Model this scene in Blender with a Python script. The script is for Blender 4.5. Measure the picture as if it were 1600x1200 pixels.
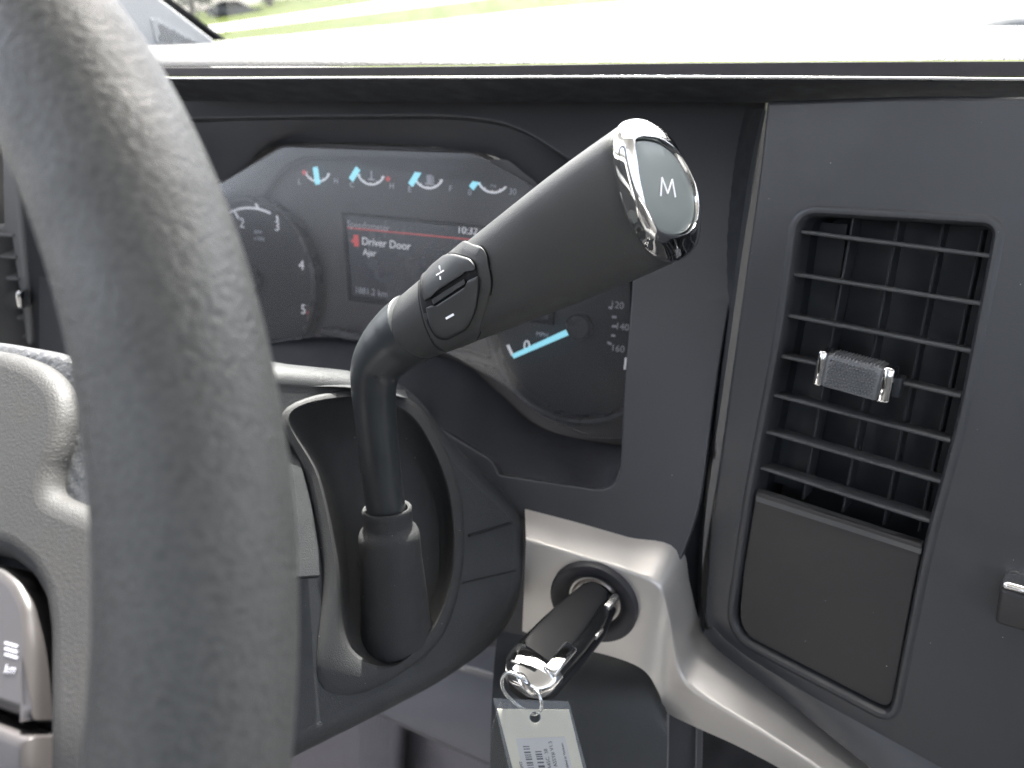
import bpy, bmesh, math, random
from mathutils import Vector, Matrix
from mathutils.bvhtree import BVHTree
R_ = math.radians
random.seed(7)
sc = bpy.context.scene
for o in list(bpy.data.objects): bpy.data.objects.remove(o)
col = sc.collection

# ------------------------------------------------------------------ camera
PITCH, FPX = R_(24.0), 1186.0          # the photograph is 1600 px wide, focal length 1186 px
CZ = 1.65                              # height of the lens above the road
CAM = Vector((0, 0, CZ))
FW = Vector((0, math.cos(PITCH), -math.sin(PITCH)))
UP = Vector((0, math.sin(PITCH), math.cos(PITCH)))
RT = Vector((1, 0, 0))
cd = bpy.data.cameras.new('camera'); cam = bpy.data.objects.new('camera', cd); col.objects.link(cam)
cam.location = CAM; cam.rotation_euler = (R_(90) - PITCH, 0, 0)
cd.sensor_width = 36; cd.lens = 36 * FPX / 1600
cd.clip_start = 0.01; cd.clip_end = 3000
cd.dof.use_dof = True; cd.dof.focus_distance = 0.30; cd.dof.aperture_fstop = 11.0
sc.camera = cam

# ------------------------------------------------------------------ world, sun, exposure
SUN_EL, SUN_AZ = R_(62), R_(-5)       # azimuth from +Y towards +X
w = bpy.data.worlds.new('World'); sc.world = w; w.use_nodes = True
nt = w.node_tree; nt.nodes.clear()
sky = nt.nodes.new('ShaderNodeTexSky'); sky.sky_type = 'NISHITA'; sky.sun_disc = False
sky.sun_elevation = SUN_EL; sky.sun_rotation = SUN_AZ; sky.air_density = 0.7; sky.dust_density = 6.0; sky.ozone_density = 0.4
bg = nt.nodes.new('ShaderNodeBackground'); bg.inputs[1].default_value = 0.15
wo = nt.nodes.new('ShaderNodeOutputWorld')
hz = nt.nodes.new('ShaderNodeHueSaturation'); hz.inputs['Saturation'].default_value = .55    # a hazy, whitish summer sky
nt.links.new(sky.outputs[0], hz.inputs['Color']); nt.links.new(hz.outputs[0], bg.inputs[0]); nt.links.new(bg.outputs[0], wo.inputs[0])
sd = bpy.data.lights.new('sun', 'SUN'); sd.energy = 4.0; sd.angle = R_(0.5); sd.color = (1, .97, .92)
sun = bpy.data.objects.new('sun', sd); col.objects.link(sun)
sdir = Vector((math.sin(SUN_AZ) * math.cos(SUN_EL), math.cos(SUN_AZ) * math.cos(SUN_EL), math.sin(SUN_EL)))
sun.rotation_euler = (-sdir).to_track_quat('-Z', 'Y').to_euler(); sun.location = (0, 0, 6)
sc.view_settings.view_transform = 'Standard'; sc.view_settings.look = 'None'
sc.view_settings.exposure = 2.7; sc.view_settings.gamma = 1
sc.render.engine = 'CYCLES'
sc.cycles.use_denoising = True; sc.cycles.denoiser = 'OPENIMAGEDENOISE'; sc.cycles.denoising_prefilter = 'NONE'
sc.cycles.max_bounces = 8; sc.cycles.diffuse_bounces = 4; sc.cycles.glossy_bounces = 4
sc.cycles.transparent_max_bounces = 12; sc.cycles.caustics_reflective = False; sc.cycles.caustics_refractive = False
sc.cycles.sample_clamp_indirect = 6

# ------------------------------------------------------------------ places: a photo point and its depth in metres give a point of the cab
def ray(x, y): return RT * ((x - 800) / FPX) + UP * ((600 - y) / FPX) + FW
def at(x, y, d): return CAM + ray(x, y) * d
class Plane:
    """origin o, in-plane axes u (right) and v (up), normal n towards the lens side"""
    def __init__(s, o, u, v):
        s.o = Vector(o); s.u = Vector(u).normalized(); s.n = s.u.cross(Vector(v)).normalized(); s.v = s.n.cross(s.u)
    def hit(s, x, y, h=0.0):
        r = ray(x, y); t = (s.o + s.n * h - CAM).dot(s.n) / r.dot(s.n); return CAM + r * t
    def p2(s, x, y, h=0.0):
        q = s.hit(x, y, h) - s.o; return (q.dot(s.u), q.dot(s.v))
    def p3(s, a, b, h=0.0): return s.o + s.u * a + s.v * b + s.n * h
    def mat(s, h=0.0):
        m = Matrix((s.u, s.v, s.n)).transposed().to_4x4(); m.translation = s.o + s.n * h; return m
def plane3(a, b, c):                    # a->b is u, c gives v
    A, B, C = at(*a), at(*b), at(*c); return Plane(A, B - A, C - A)
TR = Vector((.916, -.400, 0)).normalized()   # the truck's own right
TF = Vector((.400, .916, 0)).normalized()    # the truck's own forward
TZ = Vector((0, 0, 1))
def tk(r, f, z): return CAM + TR * r + TF * f + TZ * z

# ------------------------------------------------------------------ materials
MATS = {}
def mat(name, c, rough=.5, metal=0.0, grain=None, leather=None, dust=0.0, spec=.5, var=0.0, coat=0.0, emit=0.0, ecol=None, ribs=None, dustscale=160, brushed=0):
    m = bpy.data.materials.new(name); m.use_nodes = True; MATS[name] = m
    t = m.node_tree; N = t.nodes; L = t.links; b = N['Principled BSDF']
    c = tuple(c) if len(c) == 4 else (*c, 1)
    b.inputs['Base Color'].default_value = c; b.inputs['Roughness'].default_value = rough
    b.inputs['Metallic'].default_value = metal; b.inputs['Specular IOR Level'].default_value = spec
    if coat: b.inputs['Coat Weight'].default_value = coat; b.inputs['Coat Roughness'].default_value = .08
    if emit:
        b.inputs['Emission Color'].default_value = (*(ecol or c[:3]), 1); b.inputs['Emission Strength'].default_value = emit
    tc = N.new('ShaderNodeTexCoord'); src = tc.outputs['Object']
    def noise(scale, detail=3, rgh=.55):
        n = N.new('ShaderNodeTexNoise'); n.inputs['Scale'].default_value = scale
        n.inputs['Detail'].default_value = detail; n.inputs['Roughness'].default_value = rgh
        L.new(src, n.inputs['Vector']); return n
    base = None
    if var:
        n = noise(45, 4); r = N.new('ShaderNodeMapRange'); L.new(n.outputs[0], r.inputs[0])
        r.inputs[1].default_value = .3; r.inputs[2].default_value = .7; r.inputs[3].default_value = 1 - var; r.inputs[4].default_value = 1 + var
        mx = N.new('ShaderNodeMix'); mx.data_type = 'RGBA'; mx.blend_type = 'MULTIPLY'; mx.inputs[0].default_value = 1
        mx.inputs[6].default_value = c; L.new(r.outputs[0], mx.inputs[7]); base = mx.outputs[2]
    n2 = noise(60, 5); r2 = N.new('ShaderNodeMapRange'); L.new(n2.outputs[0], r2.inputs[0])
    r2.inputs[1].default_value = .3; r2.inputs[2].default_value = .7
    r2.inputs[3].default_value = max(.02, rough * .8); r2.inputs[4].default_value = min(1, rough * 1.22)
    L.new(r2.outputs[0], b.inputs['Roughness'])
    if dust:
        v = N.new('ShaderNodeTexVoronoi'); v.inputs['Scale'].default_value = dustscale; L.new(src, v.inputs['Vector'])
        ma = N.new('ShaderNodeMath'); ma.operation = 'LESS_THAN'; L.new(v.outputs['Distance'], ma.inputs[0])
        sp = N.new('ShaderNodeSeparateColor'); L.new(v.outputs['Color'], sp.inputs[0])
        mm = N.new('ShaderNodeMath'); mm.operation = 'MULTIPLY_ADD'; L.new(sp.outputs[0], mm.inputs[0])
        mm.inputs[1].default_value = .13 * dust; mm.inputs[2].default_value = -.055 * dust
        L.new(mm.outputs[0], ma.inputs[1])
        mx = N.new('ShaderNodeMix'); mx.data_type = 'RGBA'; L.new(ma.outputs[0], mx.inputs[0])
        if base: L.new(base, mx.inputs[6])
        else: mx.inputs[6].default_value = c
        mx.inputs[7].default_value = (.42, .42, .4, 1); base = mx.outputs[2]
    if base: L.new(base, b.inputs['Base Color'])
    hs = None
    def add(out, k):
        nonlocal hs
        mu = N.new('ShaderNodeMath'); mu.operation = 'MULTIPLY'; L.new(out, mu.inputs[0]); mu.inputs[1].default_value = k
        if hs is None: hs = mu.outputs[0]
        else:
            ad = N.new('ShaderNodeMath'); L.new(hs, ad.inputs[0]); L.new(mu.outputs[0], ad.inputs[1]); hs = ad.outputs[0]
    if grain: add(noise(grain[0], 2).outputs[0], grain[1])
    if leather:
        v = N.new('ShaderNodeTexVoronoi'); v.feature = 'SMOOTH_F1'; v.inputs['Scale'].default_value = leather[0]
        nn = noise(leather[0] * .6, 2); vm = N.new('ShaderNodeVectorMath'); vm.operation = 'MULTIPLY_ADD'
        L.new(nn.outputs['Color'], vm.inputs[0]); vm.inputs[1].default_value = (1.2 / leather[0],) * 3; L.new(src, vm.inputs[2])
        L.new(vm.outputs[0], v.inputs['Vector'])
        lr = N.new('ShaderNodeMapRange'); L.new(v.outputs['Distance'], lr.inputs[0]); lr.inputs[1].default_value = .1; lr.inputs[2].default_value = .75
        lr.inputs[3].default_value = 1.22; lr.inputs[4].default_value = .72
        mx = N.new('ShaderNodeMix'); mx.data_type = 'RGBA'; mx.blend_type = 'MULTIPLY'; mx.inputs[0].default_value = 1
        mx.inputs[6].default_value = c; L.new(lr.outputs[0], mx.inputs[7]); L.new(mx.outputs[2], b.inputs['Base Color'])
        add(v.outputs['Distance'], -leather[1]); add(noise(leather[0] * 3, 2).outputs[0], leather[1] * .35)
    if ribs:
        wv = N.new('ShaderNodeTexWave'); wv.inputs['Scale'].default_value = ribs[0]; wv.bands_direction = ribs[2]; wv.inputs['Distortion'].default_value = .6
        L.new(src, wv.inputs['Vector']); add(wv.outputs['Fac'], ribs[1])
    if brushed: add(noise(brushed, 4).outputs[0], .00002)
    if hs is not None:
        bp = N.new('ShaderNodeBump'); bp.inputs['Strength'].default_value = 1.0; bp.inputs['Distance'].default_value = 1.0
        L.new(hs, bp.inputs['Height']); L.new(bp.outputs[0], b.inputs['Normal'])
    return m
def glassy(name, tint, refl, rough=.03, opac=0.0, oc=(.8, .8, .8)):
    m = bpy.data.materials.new(name); m.use_nodes = True; MATS[name] = m
    t = m.node_tree; N = t.nodes; L = t.links; N.clear()
    out = N.new('ShaderNodeOutputMaterial'); tr = N.new('ShaderNodeBsdfTransparent'); tr.inputs[0].default_value = (*tint, 1)
    gl = N.new('ShaderNodeBsdfGlossy'); gl.inputs['Roughness'].default_value = rough
    fr = N.new('ShaderNodeFresnel'); fr.inputs[0].default_value = 1.45
    mu = N.new('ShaderNodeMath'); mu.operation = 'MULTIPLY'; mu.inputs[1].default_value = refl; L.new(fr.outputs[0], mu.inputs[0])
    mx = N.new('ShaderNodeMixShader'); L.new(mu.outputs[0], mx.inputs[0]); L.new(tr.outputs[0], mx.inputs[1]); L.new(gl.outputs[0], mx.inputs[2])
    last = mx.outputs[0]
    if opac:
        df = N.new('ShaderNodeBsdfDiffuse'); df.inputs[0].default_value = (*oc, 1)
        m2 = N.new('ShaderNodeMixShader'); m2.inputs[0].default_value = opac; L.new(last, m2.inputs[1]); L.new(df.outputs[0], m2.inputs[2]); last = m2.outputs[0]
    L.new(last, out.inputs[0]); return m
mat('rim_leather', (.074, .075, .071), .52, leather=(900, .00036), spec=.6)
mat('hub_plastic', (.034, .0335, .033), .62, grain=(1500, .0002), spec=.35)
mat('hub_leather', (.028, .029, .030), .45, leather=(420, .0005), spec=.6)
mat('switch_gloss', (.05, .046, .046), .32, spec=.5)
mat('grip_soft', (.052, .053, .052), .42, grain=(2600, .00016), dust=.55, dustscale=330, spec=.5)
mat('button_soft', (.050, .052, .052), .40, grain=(4000, .00005), dust=.3, dustscale=300)
mat('rod_paint', (.038, .042, .044), .34, grain=(900, .00002), dust=.5, dustscale=260)
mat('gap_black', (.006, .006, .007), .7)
mat('chrome', (.86, .86, .85), .05, 1.0)
mat('boot_rubber', (.050, .051, .052), .62, grain=(2200, .00026), dust=.9, dustscale=240, spec=.32)
mat('shroud_plastic', (.029, .0315, .034), .50, grain=(2200, .00022), dust=.4)
mat('dash_soft', (.020, .0205, .0205), .48, leather=(700, .00018), spec=.35)
mat('dash_dark', (.042, .043, .048), .45, grain=(2500, .0001), dust=.35)
mat('fascia_plastic', (.058, .059, .063), .40, grain=(2500, .00010), dust=.5)
mat('stack_plastic', (.043, .045, .049), .38, grain=(2600, .00008), dust=.6, dustscale=190, spec=.7)
mat('cover_plastic', (.036, .035, .035), .42, grain=(2600, .00008), dust=.7)
mat('lip_plastic', (.060, .056, .060), .6, grain=(2500, .0001), spec=.3)
mat('vent_grey', (.20, .20, .20), .5)  # slat plastic made lighter: door window light put into the side vent's colour
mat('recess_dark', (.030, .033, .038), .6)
mat('bead_metal', (.62, .61, .60), .25, .9)
mat('satin_silver', (.67, .645, .61), .42, .62, brushed=2500)
mat('lens_face', (.105, .098, .098), .45)
mat('dial_face', (.060, .060, .064), .5)
mat('dial_ring', (.10, .095, .10), .28)
mat('print_white', (.75, .75, .80), .5, emit=.10)
mat('print_dim', (.45, .45, .50), .5, emit=.04)
mat('needle_cyan', (.25, .62, .75), .4, emit=.20)
mat('warn_red', (.55, .08, .08), .5, emit=.10)
mat('screen_face', (.05, .052, .060), .25, emit=.006, ecol=(.35, .38, .5))
mat('end_face', (.24, .265, .25), .35)
mat('slat_plastic', (.075, .077, .079), .33, grain=(2500, .00006), dust=.3)
mat('vent_black', (.022, .025, .029), .55)
mat('tab_rubber', (.20, .205, .21), .30)
mat('key_black', (.012, .013, .014), .22, grain=(400, .00002), coat=.3)
mat('key_satin', (.016, .017, .019), .42, spec=.18)
mat('lock_bezel', (.028, .028, .033), .5)
mat('lock_metal', (.42, .38, .35), .35, .9)
mat('wire_metal', (.72, .75, .76), .2, .95)
mat('card_paper', (.90, .87, .76), .6)
mat('label_paper', (.80, .79, .82), .55)
mat('ink', (.10, .10, .12), .7)
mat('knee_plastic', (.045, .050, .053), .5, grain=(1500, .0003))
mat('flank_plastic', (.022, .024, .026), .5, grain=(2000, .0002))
mat('mauve_plastic', (.20, .195, .205), .55, grain=(900, .0002))
mat('floor_carpet', (.22, .205, .215), .9, grain=(700, .0012), ribs=(95, .0012, 'X'))
mat('headliner', (.42, .42, .415), .95, grain=(800, .0004))
mat('cab_grey', (.11, .11, .11), .7)
mat('seat_cloth', (.09, .075, .06), .85, grain=(900, .0006))
mat('pillar_plastic', (.62, .63, .63), .6, grain=(1800, .0003))
mat('frit_black', (.012, .013, .015), .5)
mat('white_paint', (.80, .80, .79), .25, coat=.6)
mat('concrete_lot', (.36, .355, .345), .9, grain=(60, .01), var=.1)  # pale concrete ground, lightened to bounce sunlight into the cab
mat('concrete_road', (.45, .44, .42), .85, var=.08)
def veg(name, a, b_, sc_):
    m = mat(name, a, .9, spec=.05); t = m.node_tree; N = t.nodes; L = t.links
    tc = N.new('ShaderNodeTexCoord'); n = N.new('ShaderNodeTexNoise'); n.inputs['Scale'].default_value = sc_; n.inputs['Detail'].default_value = 6
    L.new(tc.outputs['Object'], n.inputs['Vector']); cr = N.new('ShaderNodeValToRGB'); L.new(n.outputs[0], cr.inputs[0])
    cr.color_ramp.elements[0].position = .35; cr.color_ramp.elements[1].position = .65
    cr.color_ramp.elements[0].color = (*a, 1); cr.color_ramp.elements[1].color = (*b_, 1)
    L.new(cr.outputs[0], N['Principled BSDF'].inputs['Base Color'])
veg('grass', (.038, .062, .006), (.070, .085, .010), 1.5)
veg('leaf', (.022, .06, .010), (.05, .10, .02), 2.0)
mat('bark', (.09, .07, .05), .9, grain=(30, .01))
mat('car_paint', (.05, .06, .08), .25, coat=1.0)
mat('tyre', (.02, .02, .02), .9)
mat('tail_red', (.4, .02, .02), .3)
glassy('lens_clear', (.95, .95, .95), .9, .22, .05, (.5, .49, .48))
glassy('windshield_glass', (.96, .98, .97), .5, .02)
glassy('sleeve_film', (.985, .985, .965), .8, .12, .02)
glassy('car_glass', (.15, .17, .18), 1.0, .03)

# ------------------------------------------------------------------ builders
def tag(o, label=None, cat=None, group=None, kind=None):
    if label: o['label'] = label
    if cat: o['category'] = cat
    if group: o['group'] = group
    if kind: o['kind'] = kind
    return o
def thing(name, label, cat, loc, group=None):
    e = bpy.data.objects.new(name, None); col.objects.link(e); e.location = loc; e.empty_display_size = .02
    return tag(e, label, cat, group)
def world_loc(e):
    v = Vector((0, 0, 0))
    while e: v += e.location; e = e.parent
    return v
def link(name, me, m, parent=None, smooth=40):
    o = bpy.data.objects.new(name, me); col.objects.link(o)
    if m: me.materials.clear(); me.materials.append(MATS[m])
    if smooth:
        bm = bmesh.new(); bm.from_mesh(me); lim = R_(smooth)
        for f in bm.faces: f.smooth = True
        for e in bm.edges: e.smooth = len(e.link_faces) == 2 and e.calc_face_angle(0) < lim
        bm.to_mesh(me); bm.free()
    # put the origin at the middle of the mesh, as a real object has it
    if len(me.vertices):
        vs = [v.co for v in me.vertices]
        c = sum(vs, Vector()) / len(vs); me.transform(Matrix.Translation(-c))
        if parent: o.parent = parent; o.location = c - world_loc(parent)
        else: o.location = c
    elif parent: o.parent = parent
    return o
def mesh(name, vs, fs, m, parent=None, smooth=40):
    me = bpy.data.meshes.new(name); me.from_pydata([tuple(v) for v in vs], [], fs); me.validate()
    bm = bmesh.new(); bm.from_mesh(me); bmesh.ops.remove_doubles(bm, verts=bm.verts, dist=1e-7)
    bmesh.ops.recalc_face_normals(bm, faces=bm.faces); bm.to_mesh(me); bm.free()
    return link(name, me, m, parent, smooth)
def loft_data(rows, closed=True, cap0=False, cap1=False):
    n = len(rows[0]); vs = [p for r in rows for p in r]; fs = []
    for i in range(len(rows) - 1):
        for j in range(n if closed else n - 1):
            k = (j + 1) % n
            fs.append((i * n + j, i * n + k, (i + 1) * n + k, (i + 1) * n + j))
    if cap0: fs.append(tuple(range(n))[::-1])
    if cap1: fs.append(tuple((len(rows) - 1) * n + j for j in range(n)))
    return vs, fs
def loft(name, rows, m, parent=None, closed=True, cap0=False, cap1=False, smooth=40):
    vs, fs = loft_data(rows, closed, cap0, cap1); return mesh(name, vs, fs, m, parent, smooth)
def crom(pts, n, closed):
    """n points per span through pts"""
    P = [Vector(p) for p in pts]; out = []; N = len(P)
    for i in range(N if closed else N - 1):
        if closed: a, b, c, d = P[i - 1], P[i], P[(i + 1) % N], P[(i + 2) % N]
        else: a, b, c, d = P[max(i - 1, 0)], P[i], P[i + 1], P[min(i + 2, N - 1)]
        for k in range(n):
            t = k / n
            out.append(.5 * ((2 * b) + (c - a) * t + (2 * a - 5 * b + 4 * c - d) * t * t + (3 * b - a - 3 * c + d) * t ** 3))
    if not closed: out.append(P[-1])
    return out
def rounded(pts, r, seg=5):
    """round the corners of a 2D polygon; r one number or a list"""
    P = [Vector(p[:2]) for p in pts]; out = []; N = len(P)
    for i in range(N):
        a, b, c = P[i - 1], P[i], P[(i + 1) % N]; rr = r[i] if isinstance(r, (list, tuple)) else r
        da, dc = (a - b), (c - b); l = min(rr, da.length * .48, dc.length * .48)
        if l < 1e-6: out.append(b); continue
        p, q = b + da.normalized() * l, b + dc.normalized() * l
        for k in range(seg + 1):
            t = k / seg; out.append(p * (1 - t) ** 2 + b * 2 * t * (1 - t) + q * t * t)
    return out
def panel(name, pl, outs, thick, bev, m, parent=None, h=0.0, px=True, seg=3):
    """a flat plate with rounded edges (and holes): front face h above the plane"""
    cu = bpy.data.curves.new('c', 'CURVE'); cu.dimensions = '2D'; cu.fill_mode = 'BOTH'
    for pts in outs:
        q = [pl.p2(p[0], p[1], h) for p in pts] if px else pts
        s = cu.splines.new('POLY'); s.points.add(len(q) - 1)
        for i, p in enumerate(q): s.points[i].co = (p[0], p[1], 0, 1)
        s.use_cyclic_u = True
    cu.extrude = max(thick / 2 - bev, 1e-5); cu.bevel_depth = bev; cu.bevel_resolution = seg if bev > 4e-4 else 1; cu.offset = -bev
    t = bpy.data.objects.new('t', cu); me = bpy.data.meshes.new_from_object(t); bpy.data.objects.remove(t); bpy.data.curves.remove(cu)
    me.name = name; me.transform(pl.mat(h - thick / 2)); return link(name, me, m, parent, 40)
def frames(path):
    T = []
    for i in range(len(path)):
        a = path[max(i - 1, 0)]; b = path[min(i + 1, len(path) - 1)]; T.append((b - a).normalized())
    x = T[0].orthogonal().normalized(); F = []
    for i, t in enumerate(T):
        x = (x - t * x.dot(t)).normalized(); F.append((x, t.cross(x)))
    return F
def tube(name, path, r, m, parent=None, n=16, closed=False, caps=True, ns=1):
    path = [Vector(p) for p in path]
    if ns > 1:
        path = crom(path, ns, closed)
    rr = r if isinstance(r, (list, tuple)) else None
    rows = []; F = frames(path)
    for i, (p, (x, y)) in enumerate(zip(path, F)):
        if rr:
            f = i / (len(path) - 1) * (len(rr) - 1); k = min(int(f), len(rr) - 2); ra = rr[k] + (rr[k + 1] - rr[k]) * (f - k)
        else: ra = r
        rows.append([p + x * ra * math.cos(2 * math.pi * j / n) + y * ra * math.sin(2 * math.pi * j / n) for j in range(n)])
    if closed: rows.append(rows[0]); caps = False
    return loft(name, rows, m, parent, cap0=caps, cap1=caps)
def lathe(name, pl, c, prof, m, parent=None, n=64, a0=0, a1=360):
    """prof: (radius, height) pairs turned about the plane's normal at 2D point c"""
    rows = []; full = a1 - a0 == 360
    for r, h in prof:
        rows.append([pl.p3(c[0] + r * math.cos(R_(a0 + (a1 - a0) * j / n)), c[1] + r * math.sin(R_(a0 + (a1 - a0) * j / n)), h) for j in range(n if full else n + 1)])
    return loft(name, rows, m, parent, closed=full)
def text(name, pl, body, x, y, size, m, parent, h=.0004, rot=0.0, align='CENTER', thick=.00008, px=True, sx=1.0):
    cu = bpy.data.curves.new('t', 'FONT'); cu.body = body; cu.size = size; cu.align_x = align; cu.align_y = 'CENTER'; cu.extrude = thick; cu.resolution_u = 3
    t = bpy.data.objects.new('t', cu); me = bpy.data.meshes.new_from_object(t); bpy.data.objects.remove(t); bpy.data.curves.remove(cu)
    c = pl.p2(x, y, h) if px else (x, y)
    me.transform(pl.mat(h) @ Matrix.Translation((c[0], c[1], 0)) @ Matrix.Rotation(rot, 4, 'Z') @ Matrix.Diagonal((sx, 1, 1, 1)))
    me.name = name; return link(name, me, m, parent, 0)
def box(name, o, u, v, n_, su, sv, sn, m, parent=None, bev=0.0):
    """box centred at o with full sizes along u, v, n"""
    u, v, n_ = Vector(u).normalized(), Vector(v).normalized(), Vector(n_).normalized()
    bm = bmesh.new(); bmesh.ops.create_cube(bm, size=1)
    for q in bm.verts: q.co = Vector((q.co.x * su, q.co.y * sv, q.co.z * sn))
    if bev: bmesh.ops.bevel(bm, geom=bm.edges[:], offset=bev, segments=3, profile=.5, affect='EDGES')
    M = Matrix((u, v, n_)).transposed().to_4x4(); M.translation = Vector(o); bm.transform(M)
    bmesh.ops.recalc_face_normals(bm, faces=bm.faces)
    me = bpy.data.meshes.new(name); bm.to_mesh(me); bm.free(); return link(name, me, m, parent)
def arcstrip(name, pl, c, r, wd, a0, a1, m, parent, h=.0004, n=20, el=1.0):
    vs, fs = [], []
    for i in range(n + 1):
        a = R_(a0 + (a1 - a0) * i / n)
        for q in (r - wd / 2, r + wd / 2): vs.append(pl.p3(c[0] + q * math.cos(a), c[1] + el * q * math.sin(a), h))
    for i in range(n): fs.append((2 * i, 2 * i + 1, 2 * i + 3, 2 * i + 2))
    return mesh(name, vs, fs, m, parent, 0)
def bar2(name, pl, a, b, wd, m, parent, h=.0006, th=.0006, px=True, taper=1.0):
    A = Vector(pl.p2(*a, h) if px else a); B = Vector(pl.p2(*b, h) if px else b)
    t = (B - A).normalized(); s = Vector((-t.y, t.x)) * wd / 2
    q = [A + s, B + s * taper, B - s * taper, A - s]
    vs = [pl.p3(p.x, p.y, h) for p in q] + [pl.p3(p.x, p.y, h - th) for p in q]
    return mesh(name, vs, [(0, 1, 2, 3), (7, 6, 5, 4), (0, 4, 5, 1), (1, 5, 6, 2), (2, 6, 7, 3), (3, 7, 4, 0)], m, parent, 0)

# ================================================================== LARGE STRUCTURE
# ---- outside: road side rising ahead of the bonnet
def strip(name, rows, m, extra=None):
    o = loft(name, [[at(*p) for p in r] for r in rows], m, closed=False); tag(o, kind='structure'); return o
g = mesh('ground', [(-900, -900, 0), (900, -900, 0), (900, 900, 0), (-900, 900, 0)], [(0, 1, 2, 3)], 'concrete_lot', None, 0); tag(g, kind='structure')
e_near = [(-900, 260, 9), (330, 210, 9), (850, 170, 11), (2600, 120, 16)]
e_a = [(-900, 118, 20), (330, 62, 22), (850, 1, 30), (2600, -120, 36)]
e_b = [(-900, 100, 24), (330, 51, 28), (850, -14, 36), (2600, -150, 46)]
e_c = [(-900, 82, 36), (330, 40, 42), (850, -34, 52), (2600, -190, 62)]
e_d = [(-900, 40, 130), (330, 18, 130), (850, -70, 150), (2600, -280, 170)]
strip('embankment', [e_near, e_a], 'grass')
strip('grass_verge', [e_a, e_b], 'grass')
strip('road', [e_b, e_c], 'concrete_road')
strip('lawn', [e_c, e_d], 'grass')

def leaf_crown(cx, rad, n, size, rs):
    rr = random.Random(rs); vs, fs = [], []
    clumps = [(cx + Vector((rr.gauss(0, .5) * rad.x, rr.gauss(0, .5) * rad.y, rr.gauss(0, .42) * rad.z)), rr.uniform(.22, .42)) for _ in range(26)]
    for i in range(n):
        c, k = clumps[rr.randrange(len(clumps))]
        p = c + Vector((rr.gauss(0, 1) * rad.x, rr.gauss(0, 1) * rad.y, rr.gauss(0, 1) * rad.z)) * k * .5
        a = Vector((rr.gauss(0, 1), rr.gauss(0, 1), rr.gauss(0, 1))).normalized(); b = a.orthogonal().normalized(); s = size * rr.uniform(.6, 1.4)
        j = len(vs); vs += [p + a * s, p + b * s * .5, p - a * s, p - b * s * .5]; fs.append((j, j + 1, j + 2, j + 3))
    return vs, fs
def tree(base, hgt, rad, label, rs, grp):
    t = thing('tree', label, 'tree', base, grp)
    tube('trunk', [base - TZ * .5, base + Vector((.1, 0, hgt * .35)), base + Vector((0, .1, hgt * .75))], [.28, .2, .07], 'bark', t, 10, ns=5)
    for k in range(4):
        a = k * 1.7 + rs; q = base + TZ * hgt * (.35 + .08 * k)
        tube('limb', [q, q + Vector((math.cos(a) * rad * .4, math.sin(a) * rad * .4, hgt * .15)), q + Vector((math.cos(a) * rad * .75, math.sin(a) * rad * .75, hgt * .24))], [.1, .07, .03], 'bark', t, 8, ns=3)
    vs, fs = leaf_crown(base + TZ * hgt * .45, Vector((rad, rad, hgt * .55)), 6000, .22, rs)
    me = bpy.data.meshes.new('crown'); me.from_pydata([tuple(v) for v in vs], [], fs); link('crown', me, 'leaf', t, 0)
for (x, y, d, h, r, lab, rs) in (
        (300, 14, 70, 9, 3.6, 'leafy green tree beyond the road, nearest to the dark windshield edge', 3),
        (420, 4, 82, 11, 4.2, 'green tree beyond the road right behind the parked dark car', 5),
        (560, -14, 88, 10, 4.0, 'green tree beyond the road to the right of the parked dark car', 8),
        (700, -40, 96, 10, 4.5, 'green tree beyond the road farthest along the lawn', 11)):
    tree(at(x, y, d), h, r, lab, rs, 'trees beyond the road')
def car(base, yaw):
    t = thing('parked_car', 'small dark parked car far off at the edge of the lawn', 'car', base)
    X = Vector((math.cos(yaw), math.sin(yaw), 0)); Y = Vector((-math.sin(yaw), math.cos(yaw), 0))
    def P(a, b, c): return base + X * a + Y * b + TZ * c
    prof = [(-2.2, .35), (-2.25, .7), (-2.1, .95), (-1.6, 1.0), (-1.0, 1.42), (.35, 1.45), (1.1, 1.02), (2.0, .88), (2.2, .7), (2.2, .35)]
    rows = [[P(a, s * w_, c) for a, c in prof] for s, w_ in ((-1, .78), (-1, .86), (1, .86), (1, .78))]
    loft('body', rows, 'car_paint', t, cap0=True, cap1=True, smooth=30)
    for s in (-1, 1):
        q = [(-1.35, 1.05), (-.95, 1.36), (.3, 1.39), (.85, 1.05)]
        mesh('side_window', [P(a, s * .88, c) for a, c in q], [(0, 1, 2, 3)], 'car_glass', t, 0)
    for a in (-1.35, 1.35):
        for s in (-1, 1):
            rows = [[P(a + r * math.cos(k * math.pi / 12), s * (.66 + dz), .32 + r * math.sin(k * math.pi / 12)) for k in range(24)] for r, dz in ((.2, .22), (.32, .22), (.32, 0))]
            loft('wheel', rows, 'tyre', t, cap0=True)
    for s in (-1, 1): box('tail_light', P(-2.24, s * .6, .8), X, Y, TZ, .06, .3, .14, 'tail_red', t)
car(at(372, 33, 62), R_(12))

# ---- bonnet of the truck under the windscreen
rows = []
for d, ys in ((1.02, (86, 80, 72, 66, 62)), (1.35, (74, 62, 42, 28, 24)), (1.75, (73, 40, 12, -10, -10)), (2.1, (75, 41, 9, -14, -14)), (2.2, (120, 100, 90, 80, 80))):
    rows.append(crom([at(x, y, d * (1 if d < 1.1 else 1)) for x, y in zip((250, 600, 900, 1300, 1900), ys)], 6, False))
hood = loft('truck_bonnet', rows, 'white_paint', closed=False)
tag(hood, 'white sunlit truck bonnet seen over the dashboard through the windshield', 'bonnet')

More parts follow.
